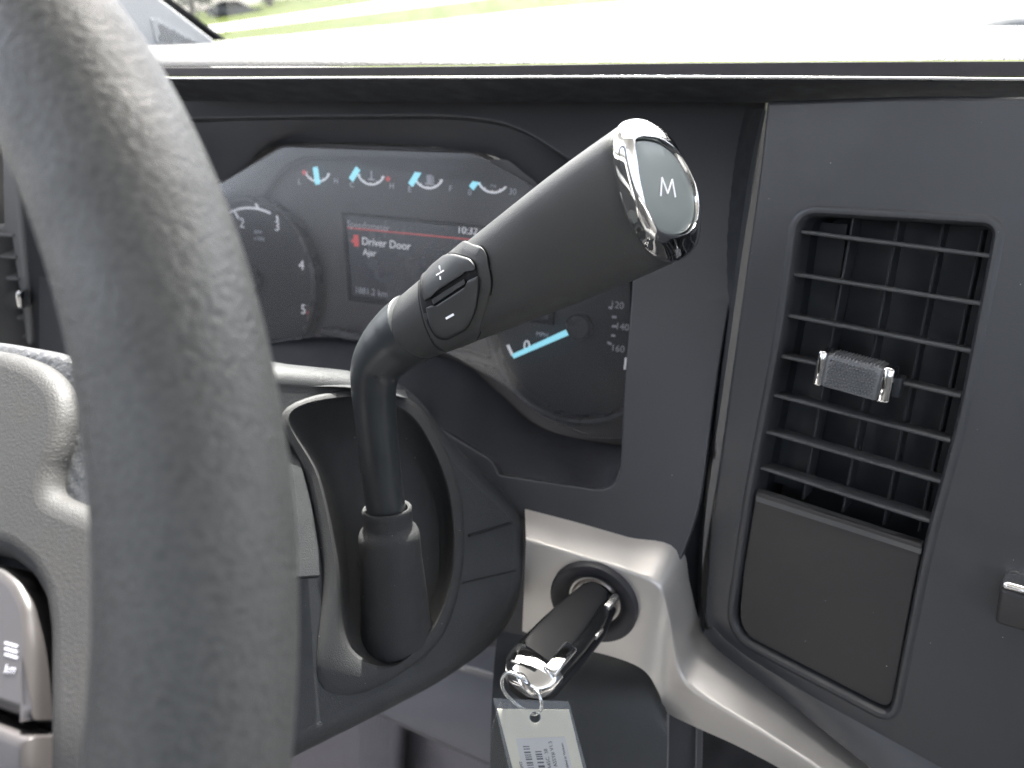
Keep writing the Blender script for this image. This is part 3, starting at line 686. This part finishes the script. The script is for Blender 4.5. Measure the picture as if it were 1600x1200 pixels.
box('release_button', kA + ax * KL * .33 + kw * .0137 + kn2 * .0015, ax, kw, kn2, .007, .0016, .003, 'bead_metal', key, .0006)
loft('blade', [[kA + d + kw * x + kn2 * y for x, y in ((-.004, -.001), (.004, -.001), (.004, .001), (-.004, .001))] for d in (ax * .002, -PI_.n * .012)], 'lock_metal', key, cap0=True, cap1=True)
# ---- ring and tags
kr = tube('key_ring', [at(816, 1060, .388 + KD), at(797, 1051, .3885 + KD), at(785, 1060, .390 + KD), at(787, 1079, .391 + KD), at(802, 1096, .393 + KD), at(822, 1110, .394 + KD), at(837, 1116, .3925 + KD), at(846, 1105, .3885 + KD), at(843, 1087, .388 + KD), at(833, 1074, .392 + KD), at(826, 1066, .396 + KD)], .0009, 'wire_metal', None, 10, closed=True, ns=6)
tag(kr, 'thin steel wire ring through the key end holding the tags', 'key ring')
PT = plane3((772, 1107, .391 + KD), (889, 1110, .389 + KD), (765, 1000, .396 + KD))
hole = [(836 + 9 * math.cos(a), 1121 + 9 * math.sin(a)) for a in [k * math.pi / 8 for k in range(16)]]
kt = thing('key_tag', 'cream card tag in a clear sleeve with barcode label hanging below the key', 'tag', PT.hit(836, 1121))
panel('card', PT, [[(777, 1108), (889, 1109), (912, 1205), (945, 1345), (838, 1350), (802, 1205)], hole], .0006, .0001, 'card_paper', kt)
panel('sleeve', PT, [[(770, 1091), (888, 1096), (892, 1108), (918, 1205), (952, 1352), (832, 1358), (796, 1205)], [(836 + 7 * math.cos(k * math.pi / 8), 1121 + 7 * math.sin(k * math.pi / 8)) for k in range(16)]], .0002, .00005, 'sleeve_film', kt, h=.0008)
lab = panel('paper_label', PT, [[(806, 1154), (882, 1151), (925, 1330), (846, 1335)]], .0002, .00005, 'label_paper', kt, h=.0003)
tdir = Vector(PT.p2(846, 1335)) - Vector(PT.p2(806, 1154)); rot = math.atan2(-tdir.y, -tdir.x)
def along(x0, y0, s): # step down the label
    return (x0 + s * .222, y0 + s)
rb = random.Random(4)
for bx, by, wpx in ((822, 1166, 10), (841, 1174, 10)):
    s = 0
    while s < 150:
        hgt = rb.choice((1.6, 2.4, 4.0)); x, y = along(bx, by, s)
        panel('barcode_bar', PT, [[(x - wpx / 2, y), (x + wpx / 2, y - .4), (x + wpx / 2 + hgt * .22, y - .4 + hgt), (x - wpx / 2 + hgt * .22, y + hgt)]], .00006, .00001, 'ink', lab, h=.0005)
        s += hgt + rb.choice((1.5, 2.2, 3.2))
        if 62 < s < 72: s += 8
for body, x, y, z in (('F7A45C  38', 857, 1190, .0024), ('ASSY# V1.3', 864, 1178, .0024), ('Assembled in Vietnam', 884, 1187, .0017), ('3MT', 815, 1196, .0020)):
    text('label_print', PT, body, x, y, z, 'ink', lab, .0005, rot)
PT2 = plane3((768, 1128, .398 + KD), (800, 1120, .400 + KD), (772, 1080, .398 + KD))
kt2 = panel('second_key_tag', PT2, [rounded([(782, 1096), (800, 1100), (815, 1230), (790, 1260), (764, 1215), (768, 1140)], 6, 4)], .0006, .0001, 'sleeve_film', None)
tag(kt2, 'plain cloudy plastic tag half hidden behind the cream card tag', 'tag')

# ================================================================== STEERING COLUMN
PB = plane3((450, 850, .352), (722, 850, .408), (560, 610, .385))
co = thing('steering_column', 'dark plastic steering column cover with the shifter boot on its side', 'steering column', at(560, 1000, .40))
sh_out = rounded([(330, 600), (430, 590), (560, 602), (640, 618), (702, 700), (752, 752), (815, 808), (810, 935), (775, 990), (702, 1042), (605, 1092), (455, 1165), (330, 1225)], [5, 20, 20, 50, 60, 60, 60, 70, 70, 70, 60, 60, 5], 10)
C0 = [(560, 607), (640, 624), (690, 690), (720, 775), (723, 885), (690, 995), (610, 1062), (540, 1084), (497, 1050), (505, 900), (480, 755), (441, 645)]
C0c = crom([(x, y) for x, y in C0], 8, True)
ls = panel('lower_shroud', PB, [sh_out, [(p.x + (602 - p.x) * .07, p.y + (850 - p.y) * .05) for p in C0c]], .006, .0010, 'shroud_plastic', co, h=-.0012)
# upper shroud: lit grey top and flank beside the wheel
us = [[at(300, 552, .42), at(430, 566, .415), at(500, 580, .41), at(560, 592, .407), at(630, 606, .41)],
      [at(300, 585, .39), at(430, 588, .385), at(500, 596, .384), at(558, 603, .385), at(636, 618, .395)],
      [at(300, 620, .365), at(428, 612, .365), at(490, 604, .372), at(558, 606.5, .379), at(638, 622, .392)]]
us = [crom(r, 8, False) for r in us]; loft('upper_shroud', us, 'shroud_plastic', co, closed=False)
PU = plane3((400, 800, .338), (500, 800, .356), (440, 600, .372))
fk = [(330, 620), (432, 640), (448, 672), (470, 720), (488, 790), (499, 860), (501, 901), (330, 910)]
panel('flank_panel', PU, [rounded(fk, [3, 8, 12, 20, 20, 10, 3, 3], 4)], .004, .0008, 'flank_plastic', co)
bar2('panel_seam', PB, (722, 912), (806, 892), .0006, 'gap_black', co, .0003, .0006)
px_box('panel_slot', [(733, 835), (800, 816), (801, 819), (735, 839)], .0002, -.002, 'gap_black', co, PB, 0)
# boot: bezel flange, recess, floor
ringlip('shroud_edge', PB, sh_out, [(-.004, -.0012), (-.001, -.0008), (.003, -.0022), (.0065, -.0055), (.0095, -.0115), (.011, -.020), (.0115, -.05)], 'shroud_plastic', co)
def cz(pts, h): return crom([PB.hit(x, y, h) for x, y in pts], 8, True)
C1 = [(548, 622), (632, 644), (676, 704), (703, 785), (707, 880), (682, 968), (622, 1036), (562, 1030), (534, 985), (527, 880), (499, 745), (454, 648)]
def mixc(a, b, t): return [(p[0] + (q[0] - p[0]) * t, p[1] + (q[1] - p[1]) * t) for p, q in zip(a, b)]
loft('boot_bezel', [cz(mixc(C0, C1, -.04), -.003), cz(mixc(C0, C1, -.02), -.0004), cz(mixc(C0, C1, .08), .0006), cz(mixc(C0, C1, .22), .0014), cz(mixc(C0, C1, .50), .0018), cz(mixc(C0, C1, .85), .0022), cz(C1, .0010), cz(mixc(C0, C1, 1.04), -.003)], 'boot_rubber', co)
C2 = [(565, 690), (628, 705), (662, 752), (684, 826), (684, 900), (664, 958), (612, 1004), (574, 1002), (552, 962), (546, 880), (532, 785), (520, 705)]
C3 = [(590, 780), (620, 785), (640, 810), (655, 860), (655, 900), (640, 940), (605, 965), (590, 965), (575, 930), (572, 880), (570, 830), (575, 795)]
loft('shift_boot', [cz(mixc(C0, C1, 1.03), -.0015), cz(mixc(C1, C2, .15), -.005), cz(mixc(C1, C2, .45), -.011), cz(mixc(C1, C2, .8), -.016), cz(C2, -.018), cz(mixc(C2, C3, .5), -.019), cz(C3, -.019)], 'boot_rubber', co, cap1=True, smooth=60)

# ================================================================== SHIFT LEVER
lv = thing('shift_lever', 'black column shift lever with chrome-ringed M button on its end', 'shift lever', at(610, 850, .372))
gA, gB = at(652, 509, .335), at(1021, 300, .257)
gax = (gB - gA).normalized()
PE = Plane(gB, (gax.cross(UP)) * -1 if (gax.cross(UP)).x < 0 else gax.cross(UP), UP)
if PE.n.dot(gax) < 0: PE = Plane(gB, -PE.u, PE.v)
E_px = [(985, 190), (1010, 195), (1038, 216), (1064, 258), (1084, 308), (1089, 352), (1081, 388), (1060, 407), (1036, 408), (1005, 386), (980, 340), (963, 280), (957, 230), (964, 201)]
e2 = [Vector(PE.p2(x, y)) for x, y in crom(E_px, 6, True)]
NA = 96
def polar(pts):
    out = []
    for k in range(NA):
        a = 2 * math.pi * k / NA; d = Vector((math.cos(a), math.sin(a))); best = 0
        for i in range(len(pts)):
            p, q = pts[i], pts[(i + 1) % len(pts)]; e = q - p; den = d.x * e.y - d.y * e.x
            if abs(den) < 1e-12: continue
            t = (p.x * e.y - p.y * e.x) / den; s = (p.x * d.y - p.y * d.x) / den
            if 0 <= s <= 1 and t > best: best = t
        out.append(best)
    return out
rE = polar(e2)
def sec(c, rad): return [c + (PE.u * math.cos(2 * math.pi * k / NA) + PE.v * math.sin(2 * math.pi * k / NA)) * rad[k] for k in range(NA)]
mean = sum(rE) / NA
R0 = .0158
def grad(t):
    s = R0 + (mean - R0) * (1 - (1 - t) ** 1.45); m_ = min(1, t * 1.3)
    return [(1 - m_) * s + m_ * s / mean * r for r in rE]
GL = (gB - gA).length
rows = []
ts = [0, .012, .05, .1, .16, .22, .28, .35, .42, .5, .58, .66, .74, .82, .9, .96, .985, 1.0]
for t in ts:
    r = grad(t)
    if t == 0: r = [q - .0012 for q in r]
    if t == .012: r = [q - .0001 for q in r]
    if t == 1.0: r = [q - .0010 for q in r]
    rows.append(sec(gA + gax * GL * t, r))
grip_rows = rows; grip = loft('grip', rows, 'grip_soft', lv, cap0=True, cap1=True)
gv, gf = loft_data(rows, True, True, True); bvh = BVHTree.FromPolygons(gv, gf)
# neck and rod
pth = crom([gA - gax * .0005, at(630, 524, .3405), at(607, 545, .345), at(589, 572, .3485), at(584, 605, .351), at(588, 660, .355), at(596, 740, .361), at(605, 810, .367), at(612, 880, .373)], 8, False)
F = frames(pth); rows = []; nr = 48
for i, (p, (x, y)) in enumerate(zip(pth, F)):
    s = i / (len(pth) - 1) * 8
    keys = [.0157, .0150, .0136, .0118, .0104, .0096, .0094, .0094, .0094]; k = min(int(s), 7); ra = keys[k] + (keys[k + 1] - keys[k]) * (s - k)
    ra += 0 if i else -.001
    row = []
    for j in range(nr):
        a = 2 * math.pi * j / nr; row.append(p + x * ra * math.cos(a) + y * ra * math.sin(a))
    rows.append(row)
loft('rod', rows, 'rod_paint', lv, cap0=True, cap1=True)
# boot sleeve round the rod
sx_ = [at(605, 800, .3665), at(609, 850, .3705), at(614, 910, .378), at(618, 965, .388), at(620, 1010, .400)]
spx = crom(sx_, 6, False); F = frames(spx); ax_s = (spx[1] - spx[0]).normalized(); rows = []
prof = [(-.0015, .0100), (-.0022, .0106), (-.0024, .0114), (-.0015, .0120), (.001, .0118), (.005, .0117), (.0072, .0121), (.0088, .0136), (.0112, .0146), (.014, .0149)]
xx, yy = F[0]
for z, r in prof: rows.append([spx[0] + ax_s * z + (xx * math.cos(2 * math.pi * j / 48) + yy * math.sin(2 * math.pi * j / 48)) * r for j in range(48)])
for i in range(8, len(spx)):
    q_ = (i - 8) / (len(spx) - 9); r = .0150 + .0040 * q_ + .005 * max(0, (q_ - .6) / .4) ** 2; x, y = F[i]; rows.append([spx[i] + (x * math.cos(2 * math.pi * j / 48) + y * math.sin(2 * math.pi * j / 48)) * r for j in range(48)])
loft('sleeve', rows, 'boot_rubber', lv, smooth=50)
# chrome ring and M button
def scl(k): return [r * k for r in rE]
PEf = Plane(gB + gax * .0075, PE.u, PE.v)
I_px = [(996, 217), (1013, 216), (1035, 222), (1059, 242), (1078, 274), (1088, 304), (1088, 337), (1079, 358), (1063, 366), (1038, 363), (1024, 352), (1007, 313), (996, 257), (992, 226)]
rI = polar([Vector(PEf.p2(x, y)) for x, y in crom(I_px, 6, True)])
def plus(r, d): return [q + d for q in r]
def mixr(a, b, t): return [p * (1 - t) + q * t for p, q in zip(a, b)]
rows = [sec(gB + gax * z, r) for z, r in ((-.0006, scl(.965)), (0, scl(1.0)), (.0010, scl(1.018)), (.0022, mixr(scl(1.025), plus(rI, .0034), .12)), (.0034, mixr(scl(1.025), plus(rI, .0034), .32)), (.0046, mixr(scl(1.02), plus(rI, .0032), .55)), (.0057, mixr(scl(1.01), plus(rI, .0029), .8)),
        (.0067, plus(rI, .0023)), (.0074, plus(rI, .0015)), (.0079, plus(rI, .0009)), (.0079, plus(rI, .0005)), (.0073, plus(rI, .0001)), (.003, rI))]
loft('end_ring', rows, 'chrome', lv, smooth=60)
rows = [sec(gB + gax * z, [q * k for q in plus(rI, -.0005)]) for z, k in ((.003, 1), (.0062, 1), (.0068, .985), (.0070, .96), (.0072, .6), (.0073, .3), (.0073, .01))]
eb = loft('end_button', rows, 'end_face', lv)
for a, b in (((1033, 306), (1035, 277)), ((1035, 277), (1044, 302)), ((1044, 302), (1051, 280)), ((1051, 280), (1056, 308))):
    bar2('letter_stroke', PE, a, b, .0005, 'print_white', eb, .0076, .0003)
# +/- rocker panel laid on the grip
OFFS = {}
def offs(h):
    h = round(h, 5)
    if h not in OFFS:
        rw = [[p + (p - (gA + gax * GL * t)).normalized() * h for p in r] for t, r in zip(ts[1:-1], grip_rows[1:-1])]
        v, f = loft_data(rw, True); OFFS[h] = BVHTree.FromPolygons(v, f)
    return OFFS[h]
def onsurf(x, y, h):
    """the point of the grip's skin raised by h that shows at this place of the photograph"""
    r = ray(x, y).normalized(); tr = offs(h); loc, nrm, i, d = tr.ray_cast(CAM, r)
    if loc is None:
        best = None
        for k in range(60):
            l2, n2_, i2_, d2 = tr.find_nearest(CAM + r * (.28 + .0015 * k))
            if best is None or d2 < best[0]: best = (d2, l2)
        loc = best[1]
    return loc
def patch(name, px, prof, m, parent, c=None):
    """a pad following the grip: prof = (scale about the middle, height)"""
    P = [Vector(p[:2]) for p in px]; c = Vector(c) if c else sum(P, Vector((0, 0))) / len(P)
    rows = [[onsurf(c.x + (p.x - c.x) * s, c.y + (p.y - c.y) * s, h) for p in P] for s, h in prof]
    return loft(name, rows, m, parent, cap1=True, smooth=50)
OUT = rounded([(670, 412), (703, 382), (719, 372), (755, 387), (761, 400), (769, 446), (748, 526), (735, 537), (700, 549), (680, 541), (664, 508), (655, 468), (655, 436)], [12, 8, 8, 8, 6, 14, 10, 10, 14, 12, 14, 14, 12], 4)
BTN = [(670, 417), (692, 398), (708, 396), (735, 404), (743, 417), (748, 448), (743, 484), (730, 514), (697, 531), (682, 527), (671, 510), (660, 478), (657, 455), (658, 433)]
patch('panel_gap_shade', [(OUT_.x + (OUT_.x - 710) * .045, OUT_.y + (OUT_.y - 462) * .035) for OUT_ in OUT], [(1.0, -.0005), (1.0, .00012), (.9, .0002), (.5, .0002), (.05, .0002)], 'gap_black', lv)  # black pad under the panel; paints the shade in the groove round it
bpn = patch('button_panel', OUT, [(1.0, -.0004), (1.0, .0008), (.985, .0012), (.95, .0013), (.80, .0012), (.5, .0011), (.2, .0011), (.02, .0011)], 'grip_soft', lv, (708, 462))
patch('button_gap_shade', rounded([(x + (x - 703) * .04, y + (y - 464) * .03) for x, y in BTN], 8, 4), [(1, .0008), (1.0, .00135), (.8, .00135), (.4, .00135), (.03, .00135)], 'gap_black', lv, (703, 464))  # black pad whose rim paints the shade in the gap round the buttons
PL = [(661, 472), (671, 467), (675, 462), (724, 432), (728, 428), (744, 425)]
top_b = rounded([(663, 470), (672, 466), (676, 459), (723, 429), (727, 424), (743, 422), (742, 414), (735, 404), (708, 396), (692, 398), (671, 416), (659, 433), (658, 455)], [2, 2, 2, 2, 2, 2, 5, 9, 9, 9, 10, 8, 8], 4)
bot_b = rounded([(665, 481), (674, 477), (679, 479), (727, 448), (731, 438), (747, 431), (748, 450), (743, 484), (730, 513), (697, 530), (682, 526), (672, 510)], [2, 2, 2, 2, 2, 2, 8, 12, 12, 12, 10, 10], 4)
BP = [(1.0, .0010), (1.0, .0019), (.985, .0024), (.94, .0028), (.86, .0029), (.6, .0029), (.3, .0029), (.04, .0029)]
tb = patch('plus_button', top_b, BP, 'button_soft', lv, (704, 428)); bb = patch('minus_button', bot_b, BP, 'button_soft', lv, (709, 484))
patch('divider', [(674, 468), (725, 436), (727, 443), (677, 476)], [(1, .0010), (1, .0022), (.93, .0026), (.5, .0026), (.05, .0026)], 'button_soft', lv)
def strokes(name, segs, parent):
    for (x0, y0), (x1, y1), wd in segs:
        t = Vector((x1 - x0, y1 - y0)).normalized(); s = Vector((-t.y, t.x)) * wd / 2
        q = [(x0 + s.x, y0 + s.y), (x1 + s.x, y1 + s.y), (x1 - s.x, y1 - s.y), (x0 - s.x, y0 - s.y)]
        mesh(name, [onsurf(x, y, .00305) for x, y in q] + [onsurf(x, y, .0027) for x, y in q], [(0, 1, 2, 3), (7, 6, 5, 4), (0, 4, 5, 1), (1, 5, 6, 2), (2, 6, 7, 3), (3, 7, 4, 0)], 'print_white', parent, 0)
strokes('plus_symbol', [((686.5, 415), (688, 437), 2.2), ((681.5, 430), (687, 426.6), 2.2), ((687.6, 426.2), (693.5, 422.4), 2.2)], tb)
strokes('minus_symbol', [((696.5, 498), (709, 491), 3.6)], bb)

# ================================================================== STEERING WHEEL
wp = [at(158, 215, .139), at(302, 745, .127), at(304, 1135, .122)]
a, b, c = wp; ab, ac = b - a, c - a; nw = ab.cross(ac).normalized()
cc = a + (ac.length_squared * (ab.cross(ac)).cross(ab) + ab.length_squared * ac.cross(ab.cross(ac))) / (2 * ab.cross(ac).length_squared)
WR = (a - cc).length
if nw.dot(CAM - cc) < 0: nw = -nw
sw = thing('steering_wheel', 'grey grained steering wheel rim and hub close to the lens', 'steering wheel', cc)
wu = (a - cc).normalized(); wv_ = nw.cross(wu)
rows = []
for i in range(161):
    th = 2 * math.pi * i / 160; rad = wu * math.cos(th) + wv_ * math.sin(th); p = cc + rad * WR; row = []
    for j in range(48):
        f = 2 * math.pi * j / 48; rr = .0154 * (1 + .05 * math.cos(2 * f) - .02 * math.cos(3 * f + .6)); row.append(p + rad * rr * math.cos(f) + nw * rr * math.sin(f))
    rows.append(row)
loft('rim', rows, 'rim_leather', sw)
# hub: its pad, leather inlay and switch pod, seen at the left
PH = plane3((60, 900, .195), (140, 900, .190), (60, 500, .235))
hub = rounded([(-500, 470), (-120, 520), (20, 545), (68, 565), (97, 596), (104, 640), (94, 695), (80, 735), (79, 766), (110, 780), (160, 797), (260, 830), (300, 900), (300, 1500), (-500, 1500)], [5, 30, 30, 24, 24, 24, 24, 16, 16, 14, 14, 30, 30, 5, 5], 6)
podh = rounded([(-300, 800), (0, 868), (35, 895), (57, 935), (64, 990), (62, 1180), (58, 1300), (-300, 1300)], [5, 10, 12, 14, 20, 20, 10, 5], 5)
panel('hub_pad', PH, [hub, podh], .030, .006, 'hub_plastic', sw, h=0, seg=5)
inl = rounded([(-300, 500), (0, 530), (94, 546), (150, 575), (230, 640), (300, 760), (300, 900), (40, 900), (40, 600)], [5, 20, 20, 20, 20, 20, 5, 5, 5], 5)
panel('leather_inlay', PH, [inl], .022, .004, 'hub_leather', sw, h=-.005, seg=4)
pod = panel('switch_pod', PH, [rounded([(-300, 826), (0, 882), (26, 905), (44, 940), (50, 1000), (47, 1128), (-300, 1010)], [5, 8, 10, 14, 16, 4, 5], 5)], .012, .003, 'switch_gloss', sw, h=-.002, seg=4)
panel('switch_rocker', PH, [rounded([(-300, 1018), (45, 1150), (44, 1300), (-300, 1300)], 4, 4)], .012, .003, 'switch_gloss', sw, h=-.002, seg=4)
panel('pod_back', PH, [[(-300, 790), (90, 850), (90, 1320), (-300, 1320)]], .003, .0003, 'gap_black', sw, h=-.020)
for k in range(3): bar2('switch_symbol', PH, (7, 1004 + 9 * k), (27, 1010 + 9 * k), .0006, 'print_dim', pod, -.0018, .0002)
text('switch_symbol', PH, 'km', 16, 1046, .0030, 'print_dim', pod, -.0017)

# ================================================================== LEFT SIDE VENT, PILLAR TRIM, WINDSHIELD
PV = Plane(at(20, 450, .62), TR, TZ)
sv = thing('side_air_vent', 'left dash air vent peeping out behind the wheel rim', 'air vent', PV.hit(0, 450))
panel('vent_frame', PV, [rounded([(-260, 348), (4, 352), (2, 215), (14, 215), (30, 330), (48, 535), (40, 545), (-260, 505)], [4, 4, 4, 4, 20, 8, 4, 4], 4), rounded([(-245, 360), (16, 366), (38, 524), (-245, 490)], 5, 4)], .014, .003, 'vent_grey', sv)
for (x0, y0), (x1, y1) in (((-240, 352), (20, 368)), ((-240, 385), (24, 402)), ((-240, 418), (28, 436)), ((-240, 478), (34, 497)), ((-240, 502), (37, 526))):
    A, B = PV.hit(x0, y0, .002), PV.hit(x1, y1, .002); prof = [(0, .0013), (-.0008, 0), (0, -.0013), (.016, -.0008 + .003), (.016, .0008 + .003)]
    loft('slat', [[q + TF * x + TZ * y for x, y in prof] for q in (A, B)], 'vent_grey', sv, cap0=True, cap1=True)
panel('vent_back', PV, [[(-260, 340), (30, 340), (50, 540), (-260, 520)]], .002, .0002, 'vent_black', sv, h=-.03)
px_box('slider_cap', [(0, 458), (26, 455), (31, 484), (6, 490)], .010, -.002, 'chrome', sv, PV, .003)
# dash end behind the wheel
mesh('dash_end', [PV.hit(30, 180, -.004), PV.hit(150, 180, -.004), PV.hit(150, 560, -.004), PV.hit(50, 560, -.004)], [(0, 1, 2, 3)], 'dash_dark', dash, 0)

PP = plane3((200, 62, .80), (335, 64, .90), (215, -40, .80))
pt = thing('pillar_trim', 'pale windshield pillar trim with a dotted speaker grille', 'pillar trim', PP.hit(280, 50))
panel('trim_panel', PP, [rounded([(120, 110), (120, -160), (150, -120), (240, -10), (338, 66), (330, 110)], [3, 3, 10, 10, 8, 3], 4)], .01, .002, 'pillar_plastic', pt)
grl = panel('speaker_grille', PP, [rounded([(236, 28), (248, 30), (312, 66), (250, 70), (244, 66)], [3, 5, 3, 3, 3], 4)], .002, .0006, 'pillar_plastic', pt, h=.0012)
hv, hf = [], []
for i in range(14):
    for j in range(14):
        x = 240 + i * 5.2 + j * 1.1; y = 32 + j * 3.6 + i * .5
        if y > 66 or y < 33 + (x - 240) * .52 or x < 241 + (y - 28) * .22: continue
        ctr = Vector(PP.p2(x, y)); k = len(hv)
        for q in range(6): hv.append(PP.p3(ctr.x + .0011 * math.cos(q * 1.047), ctr.y + .0011 * math.sin(q * 1.047), .0016))
        hf.append(tuple(range(k, k + 6)))
gh = mesh('grille_holes', hv, hf, 'frit_black', grl, 0); gh['kind'] = 'stuff'
ws = thing('windshield', 'clear windshield with a dark border beside the pillar trim', 'windshield', at(800, 50, 1.05))
PW = plane3((300, 78, 1.02), (1600, 62, .72), (300, -900, .60))
wq = [at(290, 90, 1.03), at(2000, 80, .70), tk(.95, .37, .46), tk(-.55, .37, .46)]
mesh('glass_pane', wq, [(0, 1, 2, 3)], 'windshield_glass', ws, 0)
fp = [(212, -18, .86), (238, -18, .87), (349, 62, .96), (318, 63, .95)]
fq = [at(*p) for p in fp]; top = (fq[1] - fq[2]) * 4
q4 = [fq[0] + (fq[0] - fq[3]) * 3, fq[1] + (fq[1] - fq[2]) * 3, fq[2], fq[3]]
mesh('dark_border', q4 + [p + TF * .006 for p in q4], [(0, 1, 2, 3), (7, 6, 5, 4), (0, 4, 5, 1), (1, 5, 6, 2), (2, 6, 7, 3), (3, 7, 4, 0)], 'frit_black', ws, 0)

# ================================================================== FOOTWELL
fw = thing('footwell_panel', 'mauve grey moulded panel below the steering column', 'panel', at(700, 1100, .62))
mesh('upper_step', [at(560, 960, .66), at(830, 960, .62), at(830, 1070, .60), at(748, 1044, .61), at(560, 1000, .65)], [(0, 1, 2, 3, 4)], 'mauve_plastic', fw, 0)
rows = [[at(560, 1003, .655), at(748, 1048, .613), at(840, 1078, .60)], [at(560, 1010, .645), at(745, 1056, .603), at(840, 1088, .59)],
        [at(560, 1070, .640), at(680, 1100, .60), at(840, 1165, .57)], [at(560, 1098, .645), at(632, 1131, .61), at(840, 1225, .58)], [at(560, 1104, .67), at(632, 1137, .64), at(840, 1232, .61)]]
loft('moulding', [crom(r, 6, False) for r in rows], 'mauve_plastic', fw, closed=False)
fm = loft('floor_mat', [[at(x, y, d) for x, y, d in r] for r in (
    [(420, 1080, .80), (560, 1080, .77), (615, 1080, .79), (640, 1090, .86), (650, 1090, .84), (720, 1090, .80), (860, 1090, .78)],
    [(420, 1160, .78), (560, 1160, .74), (610, 1160, .77), (636, 1160, .85), (646, 1160, .83), (720, 1160, .77), (860, 1160, .75)],
    [(420, 1300, .74), (560, 1300, .70), (605, 1300, .73), (628, 1300, .82), (642, 1300, .80), (720, 1300, .73), (860, 1300, .71)])], 'floor_carpet', closed=False)
tag(fm, 'ribbed mauve floor mat at the bottom below the column cover', 'floor mat')
